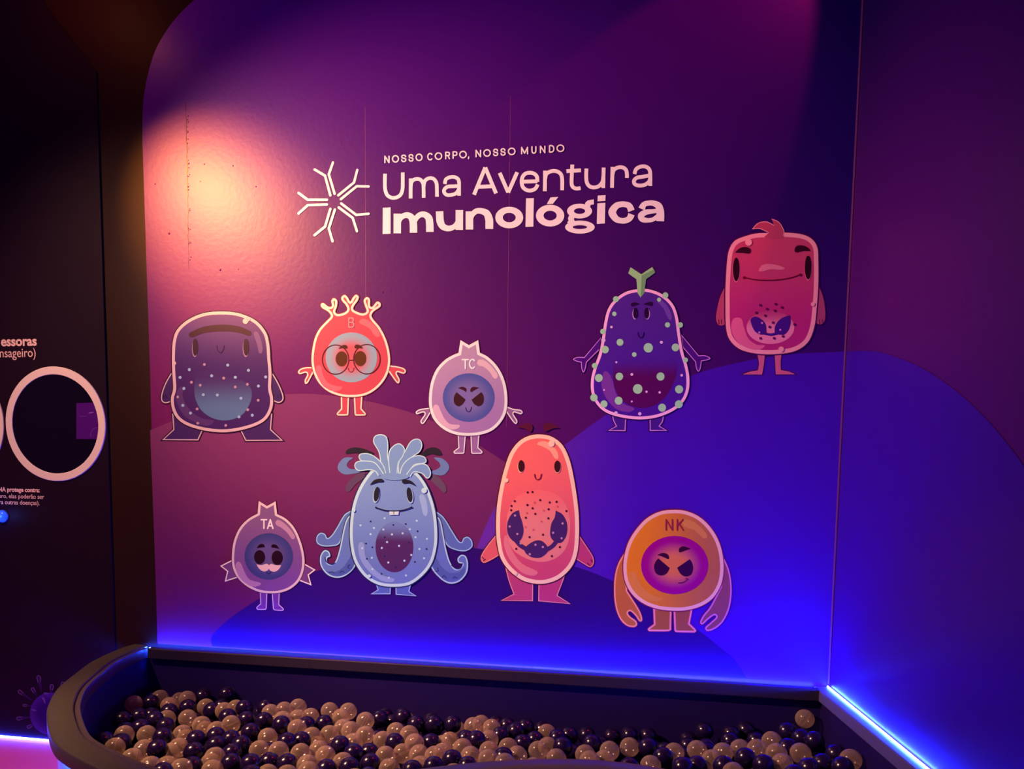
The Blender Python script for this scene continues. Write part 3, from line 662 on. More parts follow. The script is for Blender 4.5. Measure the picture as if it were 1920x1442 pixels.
letter(A, [[(718, 305), (716, 500)], [(717, 390), (732, 335), (780, 310), (830, 312), (868, 340), (880, 390), (880, 490)]], W)
letter(A, [[(976, 248), (972, 340), (969, 420), (980, 458), (1010, 474), (1055, 470)], [(920, 310), (1058, 302)]], W)
letter(A, [[(1110, 285), (1108, 350), (1112, 410), (1135, 450), (1180, 465), (1230, 450), (1262, 410), (1270, 360)], [(1273, 276), (1269, 470)]], W)
letter(A, [[(1357, 270), (1352, 468)], [(1355, 350), (1370, 300), (1410, 275), (1455, 276), (1485, 300), (1493, 340), (1493, 375)]], W)
letter(A, [[(1565, 338), (1578, 295), (1615, 270), (1665, 266), (1702, 290), (1714, 335), (1714, 450)], [(1714, 350), (1650, 362), (1590, 372), (1562, 398), (1566, 430), (1600, 446), (1650, 443), (1695, 418), (1714, 380)]], W)
t3 = lettering('heavy bold cream word Imunológica, bottom line of the title', BACK.pt(980, 425, 0))
A = Art(BACK, 540, 260, 5.3333, t3)
A.fill('letter', [(950, 693), (1027, 688), (1027, 952), (948, 956)], INK, smooth=False)
letter(A, [[(1095, 752, 75), (1094, 948, 75)], [(1105, 850, 40), (1125, 800, 50), (1165, 770, 55), (1210, 770, 60), (1245, 805, 72), (1255, 860, 74), (1256, 942, 74)], [(1262, 850, 40), (1285, 795, 50), (1325, 762, 55), (1370, 762, 60), (1408, 795, 72), (1418, 850, 74), (1420, 934, 74)]], 75)
letter(A, [[(1517, 728, 75), (1519, 780, 75), (1524, 830, 74), (1545, 875, 66), (1590, 898, 58), (1635, 895, 54), (1675, 870, 48), (1700, 825, 40)], [(1715, 716, 75), (1714, 914, 75)]], 75)
A2 = Art(BACK, 880, 260, 5.0526, t3)
A2.layer = A.layer
A.layer += .00013
polys = A.strip([(1815, 713), (1815, 912)], 75, False, 6, False, False)
n_parts = letter(A2, [[(2, 690, 72), (2, 862, 72)], [(10, 780, 40), (28, 725, 48), (65, 690, 52), (115, 688, 56), (165, 710, 66), (188, 765, 74), (190, 810, 74), (190, 857, 74)]], 75)
def ringletter(A, rings, extra=()):
    polys = []
    for cx, cy, ro, so, ri, si in rings:
        o = [Vector((cx + ro*math.cos(2*math.pi*i/44), cy + so*math.sin(2*math.pi*i/44))) for i in range(44)]
        q = [Vector((cx + ri*math.cos(2*math.pi*i/44), cy + si*math.sin(2*math.pi*i/44))) for i in range(44)]
        polys.append(A.ringp(o, q))
    for e_ in extra:
        polys.append(A.tri([Vector(v) for v in e_]))
    A.put('letter', polys, paint(INK), stack=.00003)
ringletter(A2, [(379, 749, 132, 102, 61, 45)])
A2.fill('letter', [(538, 568), (612, 565), (607, 835), (533, 838)], INK, smooth=False)
ringletter(A2, [(766, 731, 134, 103, 62, 46)], [[(735, 621), (770, 558), (845, 554), (792, 619)]])
g = [(1045, 688, 118, 70, 53, 27), (1048, 840, 140, 62, 68, 18)]
ringletter(A2, g, [[(1100, 650), (1098, 612), (1120, 588), (1180, 577), (1181, 625), (1150, 630), (1143, 660)], [(948, 728), (935, 755), (940, 780), (925, 800), (960, 800), (1000, 784), (990, 762), (1000, 750), (985, 735)]])
A2.fill('letter', [(1217, 541), (1291, 538), (1289, 592), (1215, 596)], INK, smooth=False)
A2.fill('letter', [(1213, 615), (1289, 610), (1285, 805), (1208, 810)], INK, smooth=False)
letter(A2, [[(1536, 686, 66), (1515, 640, 58), (1480, 626, 54), (1440, 624, 54), (1390, 642, 62), (1354, 700, 74), (1388, 760, 62), (1440, 780, 52), (1485, 776, 54), (1520, 755, 58), (1536, 718, 64)]], 60)
letter(A2, [[(1632, 668, 66), (1655, 626, 52), (1700, 613, 48), (1745, 615, 52), (1792, 640, 66), (1809, 700, 74), (1808, 785, 74)], [(1790, 685, 38), (1730, 692, 42), (1670, 700, 52), (1628, 730, 60), (1640, 765, 56), (1690, 776, 42), (1740, 768, 40), (1785, 738, 44)]], 60)
lg = empty('antibody_emblem', BACK.pt(625, 455, 0), 'cream starburst emblem of forked antibody strokes left of the title', 'emblem')
A = Art(BACK, 540, 260, 5.3333, lg)
for st in [[(268, 310), (372, 372), (425, 568)], [(452, 240), (410, 358), (468, 553)], [(695, 315), (662, 440), (505, 568)], [(808, 480), (690, 477), (530, 607)], [(108, 545), (200, 613), (392, 613)],
           [(108, 750), (200, 667), (392, 660)], [(426, 704), (374, 880), (268, 967)], [(471, 712), (411, 900), (448, 1028)], [(534, 650), (685, 765), (808, 753)], [(510, 690), (650, 795), (692, 927)]]:
    A.stroke('forked_stroke', st, 25, INK, smooth=False)

# ================================================================ CHARACTERS
def figure(px, py, label, ox, oy, s, white):
    WHITE[:] = white
    t = empty('cell_character_decal', BACK.pt(px, py, 0), label, 'decal', 'cell characters on the mural')
    return t, Art(BACK, ox, oy, s, t)
DK = (58, 8, 40)

# 1 purple tombstone-shaped cell, far left
t, A = figure(415, 827, 'dark purple dome-shaped cell character with one long eyebrow and dotted blue belly', 280, 540, 4.507, W1)
PB = (78, 34, 88); OC = (245, 175, 170)
A.shape('leg', [(195, 1060, 1), (205, 1195, 1), (110, 1285, 1), (415, 1288, 1), (455, 1200, 1), (430, 1120, 1)], PB, 9, OC, DK)
A.shape('leg', [(1040, 1060, 1), (1030, 1195, 1), (1132, 1290, 1), (815, 1293, 1), (772, 1205, 1), (800, 1120, 1)], PB, 9, OC, DK)
a1 = A.shape('arm', [(205, 690, 1), (150, 780), (115, 860), (101, 920), (108, 958), (135, 974), (175, 966), (215, 930, 1)], PB, 9, OC, DK)
a2 = A.shape('arm', [(1025, 690, 1), (1080, 780), (1118, 860), (1136, 920), (1128, 955), (1095, 972), (1050, 955), (1020, 930, 1)], PB, 9, OC, DK)
for pr, st in ((a1, [(120, 905), (130, 930)]), (a1, [(140, 905), (152, 930)]), (a2, [(1085, 905), (1092, 935)]), (a2, [(1105, 895), (1114, 925)])): A.stroke('claw', st, 7, (50, 14, 60), pr)
A.shape('body', [(610, 200), (760, 215), (900, 275), (985, 370), (1015, 470), (1025, 600), (1035, 720), (1032, 850), (1048, 930), (1040, 1020), (990, 1110), (900, 1165), (760, 1205), (620, 1220), (470, 1205), (330, 1165), (240, 1105), (195, 1020), (186, 930), (205, 850), (197, 700), (195, 560), (205, 440), (240, 350), (330, 270), (460, 215)], grad((112, 58, 108), (76, 28, 88), 'V', 0, .5), 25, OC, DK)
A.fill('belly', [(410, 730), (388, 800), (385, 880), (398, 950), (440, 1030), (520, 1092), (620, 1119), (720, 1107), (800, 1060), (855, 970), (870, 890), (850, 830), (800, 790), (745, 765), (600, 740), (480, 715)], grad((78, 32, 90), (100, 112, 142), 'V', .05, .85))
A.fill('sheen', [(245, 860), (270, 836), (300, 850), (285, 900), (310, 980), (380, 1060), (460, 1105), (550, 1122), (500, 1165), (400, 1140), (300, 1080), (240, 980), (232, 900)], (98, 48, 100))
A.fill('sheen', [(885, 385), (915, 372), (945, 430), (962, 510), (952, 552), (930, 548), (915, 480)], (132, 78, 118))
A.stroke('eyebrow', [(362, 396), (450, 360), (530, 345), (610, 340), (690, 342), (770, 356), (845, 384)], [48, 52, 56, 58, 56, 52, 44], (70, 24, 38))
for cx in (392, 822): 
    A.ell('eye', cx - 3, 512, 25, 73, (190, 130, 150)); A.ell('eye', cx, 502, 24, 73, (62, 18, 38))
A.stroke('mouth', [(575, 490), (580, 525), (605, 548), (628, 525), (635, 490)], 7, (60, 20, 62))
A.dots('granules', [(667, 653), (343, 691), (265, 757), (531, 743), (731, 756), (842, 697), (987, 753), (297, 850), (926, 830), (461, 903), (579, 906), (779, 933), (288, 993), (353, 1058), (874, 1076), (762, 1090)], 13, (172, 172, 195))
A.dots('granules', [(470, 648), (633, 763), (361, 798), (435, 823), (731, 838), (833, 815), (245, 922), (924, 950), (409, 1023), (836, 1030), (414, 1144), (650, 1162)], 12, (205, 135, 150))
A.dots('bumps', [(817, 282, 24), (216, 637, 16), (843, 268, 14)], 20, OC)

# 2 red B cell
t, A = figure(659, 780, 'bright red cell character with antler crown and round glasses, marked B', 540, 530, 5.342, W2)
RB = (252, 72, 82); OC = (255, 228, 190); DR = (175, 25, 45)
for pts in ([(545, 1120, 1), (530, 1150, 1), (532, 1262, 1), (489, 1310), (500, 1332, 1), (598, 1330), (607, 1315, 1), (615, 1120, 1)], [(660, 1120, 1), (668, 1315, 1), (682, 1332), (772, 1331, 1), (783, 1315), (740, 1262, 1), (748, 1120, 1)]):
    A.shape('leg', pts, RB, 14, OC, DR, 6)
A.shape('arm', [(262, 845, 1), (180, 848), (125, 865), (101, 897), (125, 917), (180, 903), (194, 925), (170, 975), (175, 1013), (202, 1003), (262, 890, 1)], RB, 13, OC, DR, 6)
A.shape('arm', [(1002, 825, 1), (1040, 832), (1100, 840), (1160, 858), (1183, 887), (1160, 914), (1100, 896), (1092, 915), (1120, 970), (1112, 1008), (1088, 1000), (1050, 950), (1002, 880, 1)], RB, 13, OC, DR, 6)
A.shape('body', [(640, 1147), (520, 1135), (400, 1087), (310, 1003), (258, 900), (238, 790), (245, 680), (270, 560), (320, 460), (400, 375), (432, 335), (405, 292), (345, 255), (330, 222), (355, 204), (408, 242), (442, 235), (436, 185), (460, 156), (494, 180), (492, 240), (475, 290), (500, 316), (565, 302), (597, 270), (580, 225), (540, 178), (540, 142), (572, 124), (602, 150), (626, 190), (652, 150), (682, 122), (711, 142), (698, 185), (665, 230), (655, 268), (690, 292), (750, 310), (790, 288), (775, 240), (760, 180), (788, 146), (821, 165), (825, 235), (848, 242), (892, 192), (926, 205), (925, 243), (862, 288), (838, 330), (860, 375), (920, 445), (980, 560), (1015, 680), (1025, 790), (1005, 900), (950, 1000), (862, 1085), (760, 1133)], RB, 22, OC, DR, 7, per=4)
A.fill('sheen', [(715, 400), (745, 362), (800, 376), (880, 440), (925, 518), (910, 545), (870, 532), (820, 462), (755, 425)], (255, 110, 110))
A.fill('sheen', [(285, 845), (310, 828), (338, 850), (352, 920), (400, 1000), (480, 1035), (545, 1045), (520, 1080), (440, 1085), (350, 1030), (295, 930)], (255, 105, 112))
A.ell('nucleus', 638, 750, 258, 250, grad((250, 88, 95), (180, 165, 172), 'R', .38, .92))
A.ell('eye', 540, 765, 60, 76, (112, 42, 12)); A.ell('eye', 728, 762, 60, 76, (112, 42, 12))
A.ring('glasses', 480, 772, 138, 152, 11, (105, 12, 28)); A.ring('glasses', 793, 768, 138, 153, 11, (105, 12, 28)); A.stroke('glasses_bridge', [(614, 780), (658, 779)], 10, (105, 12, 28))
A.fill('eyebrow', [(513, 664), (535, 636), (575, 624), (598, 642), (592, 662), (550, 658)], (100, 28, 14)); A.fill('eyebrow', [(668, 642), (690, 621), (730, 632), (752, 662), (715, 656), (680, 660)], (100, 28, 14))
A.stroke('mouth', [(607, 857), (615, 885), (635, 897), (655, 885), (663, 857)], 7, (175, 20, 50))
glyph(A, 'letter', 'B', 603, 672, 350, 454, 13, (255, 138, 138))

def crown_cell(ox, oy, s, px, py, label, W_, body, bodyc, oc, w):
    return figure(px, py, label, ox, oy, s, W_)
# 3 TC cell
t, A = figure(880, 852, 'lilac round cell character with two-point crown and frowning blue face, marked TC', 770, 620, 5.768, W3)
PB = (190, 120, 158); OC = (255, 212, 208); DR = (110, 18, 70)
for pts in ([(510, 1120, 1), (517, 1265, 1), (464, 1308), (476, 1332, 1), (572, 1330), (582, 1318, 1), (598, 1120, 1)], [(648, 1120, 1), (655, 1318, 1), (668, 1332), (768, 1331, 1), (778, 1308), (733, 1265, 1), (745, 1120, 1)]): A.shape('leg', pts, (170, 95, 145), 11, OC, DR, 6)
A.shape('arm', [(225, 832, 1), (100, 850), (58, 878), (70, 905), (138, 885), (152, 905), (108, 975), (120, 1008), (148, 1000), (225, 875, 1)], (165, 85, 135), 12, OC, DR, 5)
A.shape('arm', [(1020, 815, 1), (1060, 828), (1120, 848), (1190, 857), (1212, 884), (1192, 905), (1122, 885), (1115, 908), (1155, 975), (1142, 1010), (1110, 990), (1020, 860, 1)], (165, 85, 135), 12, OC, DR, 5)
A.shape('body', [(540, 103, 1), (632, 158, 1), (732, 103, 1), (750, 240, 1), (840, 288), (940, 390), (1012, 530), (1045, 700), (1038, 860), (985, 980), (890, 1075), (770, 1122), (630, 1138), (480, 1122), (350, 1062), (250, 960), (207, 840), (200, 720), (222, 560), (280, 420), (370, 320), (460, 265), (519, 242, 1)], grad((200, 130, 160), (182, 108, 160), 'V', 0, 1), 31, OC, DR, 7)
A.ell('nucleus', 630, 725, 281, 263, grad((138, 96, 152), (88, 78, 145), 'R', .35, 1.0))
A.fill('sheen', [(720, 350), (745, 313), (810, 330), (890, 400), (942, 480), (932, 516), (900, 513), (850, 442), (790, 392), (740, 378)], (245, 165, 175))
A.fill('sheen', [(243, 840), (265, 802), (300, 812), (328, 870), (370, 955), (430, 1010), (530, 1022), (508, 1060), (430, 1067), (330, 1010), (262, 920)], (238, 158, 178))
A.fill('eyebrow', [(513, 622, 1), (560, 608), (598, 622), (607, 645), (600, 664, 1), (560, 640)], (72, 14, 34)); A.fill('eyebrow', [(648, 655), (652, 628), (682, 608), (744, 619, 1), (700, 640), (660, 664)], (72, 14, 34))
A.fill('eye', [(500, 667, 1), (596, 746, 1), (565, 795), (520, 819), (478, 792), (467, 740), (480, 695)], (68, 22, 30)); A.fill('eye', [(765, 665, 1), (661, 748, 1), (690, 795), (738, 818), (782, 790), (793, 738), (785, 695)], (68, 22, 30))
A.stroke('mouth', [(597, 833), (605, 864), (628, 878), (650, 864), (660, 830)], 8, (52, 25, 82))
glyph(A, 'letter', 'T', 552, 635, 307, 418, 17, (255, 246, 240)); glyph(A, 'letter', 'C', 628, 712, 305, 417, 17, (255, 246, 240))

# 4 aubergine cell with green spots
t, A = figure(1203, 809, 'deep purple pear-shaped cell character with green spots and a green Y stem', 1060, 490, 4.371, W4)
PB = (68, 16, 118); OC = (250, 140, 196); DR = (40, 0, 60); LN = (205, 95, 195)
A.shape('leg', [(385, 1255, 1), (390, 1300), (414, 1350, 1), (350, 1389, 1), (493, 1392, 1), (500, 1270, 1)], PB, 8, LN, DR, 8)
A.shape('leg', [(690, 1270, 1), (692, 1391, 1), (836, 1389, 1), (774, 1350, 1), (800, 1310), (808, 1255, 1)], PB, 8, LN, DR, 8)
A.shape('arm', [(300, 615, 1), (155, 785, 1), (95, 786), (62, 804), (92, 822), (128, 830, 1), (133, 885), (148, 912), (165, 885), (175, 830, 1), (290, 715, 1)], (75, 10, 110), 7, LN, DR, 7)
A.shape('arm', [(950, 600, 1), (1093, 772, 1), (1150, 772), (1190, 796), (1160, 812), (1117, 820, 1), (1108, 880), (1090, 905), (1072, 880), (1063, 825, 1), (960, 705, 1)], (75, 10, 110), 7, LN, DR, 7)
A.shape('body', [(610, 228), (700, 234), (800, 275), (880, 350), (920, 450), (940, 590), (962, 730), (1000, 860), (1016, 960), (1010, 1060), (970, 1150), (890, 1222), (760, 1277), (620, 1296), (470, 1282), (340, 1242), (260, 1176), (215, 1080), (211, 970), (235, 870), (275, 760), (300, 640), (320, 500), (350, 390), (410, 310), (500, 250)], grad((78, 24, 122), (72, 12, 132), 'V', 0, 1), 24, OC, DR, 9)
A.fill('nucleus', [(420, 800), (395, 900), (400, 1010), (440, 1110), (520, 1175), (620, 1203), (730, 1180), (820, 1110), (880, 1010), (915, 900), (905, 800), (800, 790), (640, 800)], grad((74, 18, 126), (84, 0, 74), 'V', .0, .42))
A.fill('sheen', [(300, 965), (318, 905), (350, 910), (385, 970), (415, 1080), (475, 1165), (565, 1205), (520, 1236), (420, 1212), (340, 1130), (300, 1040)], (118, 40, 135))
A.fill('sheen', [(760, 335), (800, 330), (850, 390), (873, 462), (860, 486), (835, 455), (805, 390)], (105, 48, 140))
GR, GS = (158, 165, 145), (112, 128, 90)
A.fill('stem', [(535, 50), (623, 108), (712, 48), (737, 95), (662, 148), (647, 262), (617, 298), (592, 262), (582, 148), (515, 100)], (150, 155, 118), smooth=False)
A.fill('stem_shade', [(625, 118), (726, 68), (737, 95), (662, 148), (647, 262), (617, 298), (622, 200)], (112, 122, 95), A.root, smooth=False)
for x, y, r in [(415, 312, 24), (402, 432, 18), (308, 577, 22), (327, 725, 30), (448, 665, 28), (565, 765, 19), (680, 710, 38), (902, 707, 31), (942, 523, 22), (837, 522, 21), (768, 316, 17), (820, 280, 24), (240, 857, 22), (985, 810, 20), (275, 957, 32), (443, 945, 31), (780, 945, 33), (593, 1047, 39), (932, 1050, 33), (235, 1118, 30), (317, 1170, 29), (437, 1143, 32), (793, 1200, 32), (930, 1172, 32)]:
    A.ell('green_spot', x, y, r, r*1.03, GR, n=20, step=False)
A.layer += .00013
A.dots('granules', [(378, 540, 11), (787, 665, 13), (418, 828, 9), (545, 928, 12), (953, 935, 11), (665, 1070, 10), (773, 1075, 10), (318, 1055, 8), (545, 1150, 8), (610, 1250, 14), (312, 648, 18), (415, 1244, 15)], 10, (225, 140, 200))
A.fill('eyebrow', [(540, 346), (570, 338), (608, 350), (580, 362), (545, 370)], (38, 0, 52)); A.fill('eyebrow', [(642, 354), (675, 338), (712, 335), (712, 366), (680, 362)], (38, 0, 52))
A.ell('eye', 571, 434, 22, 44, (190, 110, 180)); A.ell('eye', 672, 434, 22, 44, (190, 110, 180)); A.ell('eye', 576, 427, 20, 45, (35, 0, 45)); A.ell('eye', 667, 427, 20, 45, (35, 0, 45))
A.stroke('mouth', [(595, 587), (601, 615), (618, 628), (636, 615), (643, 587)], 9, (42, 4, 78))

# 5 crimson square cell with a tuft
t, A = figure(1447, 703, 'crimson square-bodied cell character with a feathery tuft and wide thin smile', 1330, 400, 4.504, W5)
PB = (172, 32, 82); OC = (228, 100, 132); DR = (70, 0, 62); LG = (190, 58, 102)
A.shape('leg', [(405, 1165, 1), (408, 1200), (420, 1270), (410, 1327, 1), (340, 1340), (282, 1361, 1), (443, 1361, 1), (458, 1280), (470, 1165, 1)], LG, 3, (200, 80, 125), DR)
A.shape('leg', [(550, 1165, 1), (562, 1360, 1), (722, 1360, 1), (670, 1338), (602, 1325, 1), (600, 1250), (613, 1165, 1)], LG, 3, (200, 80, 125), DR)
a1 = A.shape('arm', [(150, 590, 1), (95, 700), (65, 820), (58, 895), (75, 938), (105, 946), (150, 930, 1)], (165, 42, 80), 4, (185, 55, 90), DR)
a2 = A.shape('arm', [(905, 580, 1), (955, 700), (975, 820), (973, 895), (955, 930), (925, 936), (890, 915, 1)], (150, 38, 85), 4, (170, 50, 95), DR)
for pr, x in ((a1, 78), (a1, 100), (a2, 928), (a2, 953)): A.stroke('claw', [(x, 900), (x+4, 935)], 6, (75, 8, 45), pr)
A.shape('body', [(500, 168), (640, 165), (780, 180), (865, 220), (910, 290), (918, 400), (918, 600), (905, 800), (885, 960), (830, 1090), (720, 1165), (560, 1190), (400, 1186), (260, 1150), (172, 1070), (140, 960), (135, 750), (137, 600), (150, 400), (170, 300), (220, 230), (320, 190), (400, 172)], grad((178, 38, 80), (165, 20, 92), 'V', .1, .8), 36, OC, DR, 10)
A.fill('sheen', [(185, 940), (205, 890), (245, 882), (275, 900), (290, 960), (330, 1060), (400, 1110), (468, 1118), (420, 1152), (330, 1142), (240, 1090), (192, 1010)], (205, 62, 112))
A.ell('belly', 515, 965, 202, 140, grad((168, 32, 88), (212, 82, 132), 'V', .0, .6))
tf = A.fill('tuft', [(625, 215, 1), (628, 160), (600, 95), (572, 68), (525, 50, 1), (548, 105, 1), (480, 74), (410, 85), (362, 136, 1), (430, 132), (500, 168, 1), (462, 202, 1), (560, 220)], (165, 38, 74))
A.stroke('outline', [(625, 190), (628, 150), (600, 95), (570, 68), (527, 52)], 6, OC, tf); A.stroke('outline', [(546, 104), (480, 75), (412, 86), (364, 134)], 6, OC, tf); A.stroke('outline', [(364, 134), (430, 133), (498, 166)], 6, OC, tf)
A.fill('sheen', [(415, 487), (445, 440), (510, 430), (590, 445), (637, 468), (600, 480), (520, 475), (450, 492)], (202, 72, 112))
A.ell('eye', 226, 482, 31, 104, (205, 75, 110)); A.ell('eye', 832, 466, 30, 104, (205, 75, 110)); A.ell('eye', 226, 476, 28, 100, (38, 0, 18)); A.ell('eye', 832, 460, 28, 100, (38, 0, 18))
A.fill('eyebrow', [(215, 333, 1), (255, 298), (305, 287), (346, 305), (338, 340), (280, 336)], (48, 0, 22)); A.fill('eyebrow', [(718, 318), (733, 280), (785, 274), (825, 290), (853, 321, 1), (790, 320), (735, 333)], (48, 0, 22))
A.stroke('mouth', [(290, 543), (380, 562), (480, 568), (580, 564), (680, 548), (768, 520)], 9, (95, 0, 32)); A.dots('mouth_corners', [(293, 545), (768, 522)], 12, (95, 0, 32))
NC = (62, 8, 102)
A.fill('nucleus', [(345, 900, 1), (365, 880), (400, 876), (440, 900), (470, 940), (478, 1015, 1), (430, 1025), (385, 1000), (358, 950)], NC); A.fill('nucleus', [(550, 1015, 1), (552, 960), (580, 912), (620, 882), (676, 862, 1), (680, 920), (665, 980), (630, 1022), (590, 1025)], NC)
A.stroke('nucleus', [(440, 1012), (480, 1020), (515, 1026), (550, 1020), (590, 1012)], [18, 18, 20, 18, 18], NC)
A.dots('granules', [(428, 778), (485, 810), (395, 842), (470, 866), (558, 768), (610, 797), (552, 825), (536, 925), (507, 962), (717, 940), (430, 1057), (545, 1057), (620, 1041)], 11, (92, 0, 62))
A.dots('granules', [(443, 928), (420, 1008), (597, 986)], 9, (190, 80, 160)); A.dots('bumps', [(330, 248, 30), (872, 770, 18), (605, 1150, 24)], 20, OC)

# 6 TA cell
t, A = figure(505, 1145, 'purple round cell character with two-point crown and pink moustache, marked TA', 400, 930, 6.27, W6)
PB = (128, 62, 128); OC = (222, 155, 178); DR = (75, 10, 62)
A.shape('leg', [(548, 1120, 1), (556, 1265, 1), (509, 1310), (520, 1337, 1), (615, 1335), (628, 1318, 1), (638, 1120, 1)], (112, 42, 138), 9, (220, 150, 210), DR, 5)
A.shape('leg', [(690, 1120, 1), (704, 1322, 1), (720, 1342), (815, 1348), (828, 1325), (776, 1275, 1), (782, 1120, 1)], (112, 42, 138), 9, (220, 150, 210), DR, 5)
A.shape('arm', [(240, 742, 1), (82, 822, 1), (165, 887, 1), (137, 1008, 1), (290, 960, 1)], (118, 50, 112), 13, (245, 195, 195), None)
A.shape('arm', [(1060, 785, 1), (1205, 868, 1), (1125, 930, 1), (1158, 1052, 1), (1010, 995, 1)], (118, 50, 112), 13, (245, 195, 195), None)
A.shape('body', [(537, 58, 1), (635, 118, 1), (736, 62, 1), (753, 213, 1), (860, 270), (960, 380), (1032, 540), (1073, 720), (1065, 870), (1010, 1000), (910, 1090), (790, 1135), (680, 1144), (540, 1127), (400, 1062), (290, 960), (232, 840), (222, 700), (245, 530), (310, 380), (410, 272), (525, 206, 1)], grad((130, 68, 122), (122, 56, 132), 'V', 0, 1), 27, OC, DR, 7)
A.ell('nucleus', 655, 710, 286, 273, grad((98, 62, 128), (62, 48, 112), 'R', .35, 1))
A.fill('sheen', [(735, 312), (757, 282), (812, 300), (900, 380), (962, 470), (955, 502), (925, 502), (870, 430), (800, 372), (750, 345)], (185, 108, 150)); A.fill('sheen', [(265, 815), (290, 772), (328, 792), (370, 890), (430, 980), (560, 1022), (535, 1056), (450, 1062), (340, 990), (282, 900)], (178, 100, 155))
A.fill('eyebrow', [(513, 613, 1), (545, 572), (588, 564), (610, 598), (570, 604)], (32, 2, 22)); A.fill('eyebrow', [(685, 600), (700, 570), (745, 576), (784, 623, 1), (735, 612)], (32, 2, 22))
A.ell('eye', 548, 718, 65, 82, (38, 6, 26)); A.ell('eye', 755, 725, 66, 84, (38, 6, 26))
A.fill('moustache', [(511, 802, 1), (570, 812), (630, 796), (662, 822), (645, 872), (595, 886), (545, 855)], (230, 150, 172)); A.fill('moustache', [(655, 835), (680, 798), (740, 812), (804, 812, 1), (775, 860), (725, 890), (672, 874)], (230, 150, 172))
A.stroke('mouth', [(632, 888), (645, 910), (660, 913), (682, 892)], 7, (25, 12, 60))
glyph(A, 'letter', 'T', 560, 640, 270, 388, 17, (255, 228, 215)); glyph(A, 'letter', 'A', 634, 716, 270, 390, 17, (255, 228, 215))

# 7 pale blue shaggy cell
t, A = figure(735, 1118, 'pale blue egg-shaped cell character with shaggy hair, curled tentacle arms and buck teeth', 580, 800, 4.369, W7)
PB = (132, 132, 190); OC = (216, 210, 222); DR = (42, 38, 88); HB = (138, 145, 190)
A.fill('horn', [(358, 256), (290, 255), (243, 300), (236, 350), (285, 390), (365, 386), (420, 370), (385, 350), (335, 346), (308, 318), (325, 282)], (118, 118, 165)); A.fill('horn', [(1022, 254), (1090, 262), (1140, 308), (1143, 352), (1100, 397), (1040, 396), (985, 372), (1045, 350), (1074, 322), (1060, 290)], (118, 118, 165))
A.fill('shadow_brow', [(298, 520), (308, 470), (370, 405), (450, 362), (450, 415), (380, 475), (330, 530)], (108, 62, 92)); A.fill('shadow_brow', [(980, 385), (1050, 405), (1110, 470), (1125, 520), (1105, 542), (1060, 500), (1000, 440)], (112, 68, 92))  # horns, then grey shadows drawn into the print beside the head
A.fill('shadow_brow', [(303, 222), (312, 190), (370, 170), (450, 182), (535, 222), (450, 228), (380, 216)], (48, 32, 42)); A.fill('shadow_brow', [(910, 240), (950, 192), (1005, 170), (1060, 182), (1086, 225), (1060, 236), (1000, 225), (940, 245)], (48, 32, 42))  # big dark brows behind the head
TB = (92, 90, 158)
A.shape('tentacle', [(360, 680, 1), (290, 720), (230, 820), (185, 888), (150, 912), (133, 882), (97, 868), (63, 897), (62, 950), (105, 978), (180, 980), (250, 955), (300, 830), (360, 760, 1)], (110, 112, 172), 9, (185, 185, 215), DR, 5)
A.shape('tentacle', [(1020, 680, 1), (1100, 740), (1170, 850), (1222, 932), (1248, 945), (1265, 912), (1300, 902), (1332, 932), (1335, 985), (1280, 1020), (1190, 1008), (1120, 960), (1070, 820), (1020, 760, 1)], (104, 104, 168), 9, (180, 180, 215), DR, 5)
l1 = A.shape('tentacle', [(370, 700, 1), (312, 750), (280, 850), (250, 1000), (218, 1100), (185, 1127), (150, 1112), (150, 1075), (174, 1062), (162, 1022), (125, 1012), (92, 1060), (96, 1140), (150, 1212), (230, 1238), (310, 1213), (380, 1135), (390, 1000, 1)], (118, 118, 180), 11, (202, 202, 225), DR, 6)
l2 = A.shape('tentacle', [(1010, 710, 1), (1072, 760), (1100, 880), (1122, 1000), (1155, 1110), (1195, 1162), (1235, 1158), (1255, 1125), (1225, 1115), (1215, 1082), (1245, 1050), (1285, 1063), (1302, 1130), (1288, 1205), (1230, 1268), (1150, 1285), (1070, 1240), (995, 1140), (1000, 1000, 1)], (112, 108, 178), 11, (198, 192, 222), DR, 6)
A.fill('underside', [(370, 1000), (330, 1080), (270, 1160), (200, 1190), (140, 1180), (190, 1215), (250, 1222), (320, 1195), (370, 1130)], TB, l1, per=4); A.fill('underside', [(1030, 1060), (1080, 1140), (1150, 1195), (1230, 1190), (1275, 1150), (1262, 1215), (1200, 1258), (1130, 1262), (1060, 1215), (1012, 1140)], TB, l2, per=4)
for pr, st in ((l1, [(165, 1195), (185, 1188), (205, 1198)]), (l1, [(252, 1198), (270, 1182), (290, 1195)]), (l1, [(330, 1165), (318, 1145), (335, 1130)]), (l2, [(1035, 1185), (1058, 1180), (1052, 1155)]), (l2, [(1090, 1235), (1105, 1220), (1125, 1238)]), (l2, [(1180, 1240), (1195, 1230), (1212, 1240)]), (l1, [(130, 1070), (145, 1110), (185, 1128), (215, 1115)]), (l2, [(1255, 1120), (1240, 1155), (1205, 1163), (1165, 1135)])): A.stroke('sucker', st, 6, (48, 44, 100), pr)
A.shape('leg', [(545, 1280, 1), (562, 1335, 1), (502, 1372, 1), (668, 1372, 1), (672, 1290, 1)], (100, 98, 172), 8, (180, 172, 218), None); A.shape('leg', [(708, 1290, 1), (710, 1376, 1), (884, 1389, 1), (823, 1348, 1), (838, 1280, 1)], (100, 98, 172), 8, (180, 172, 218), None)
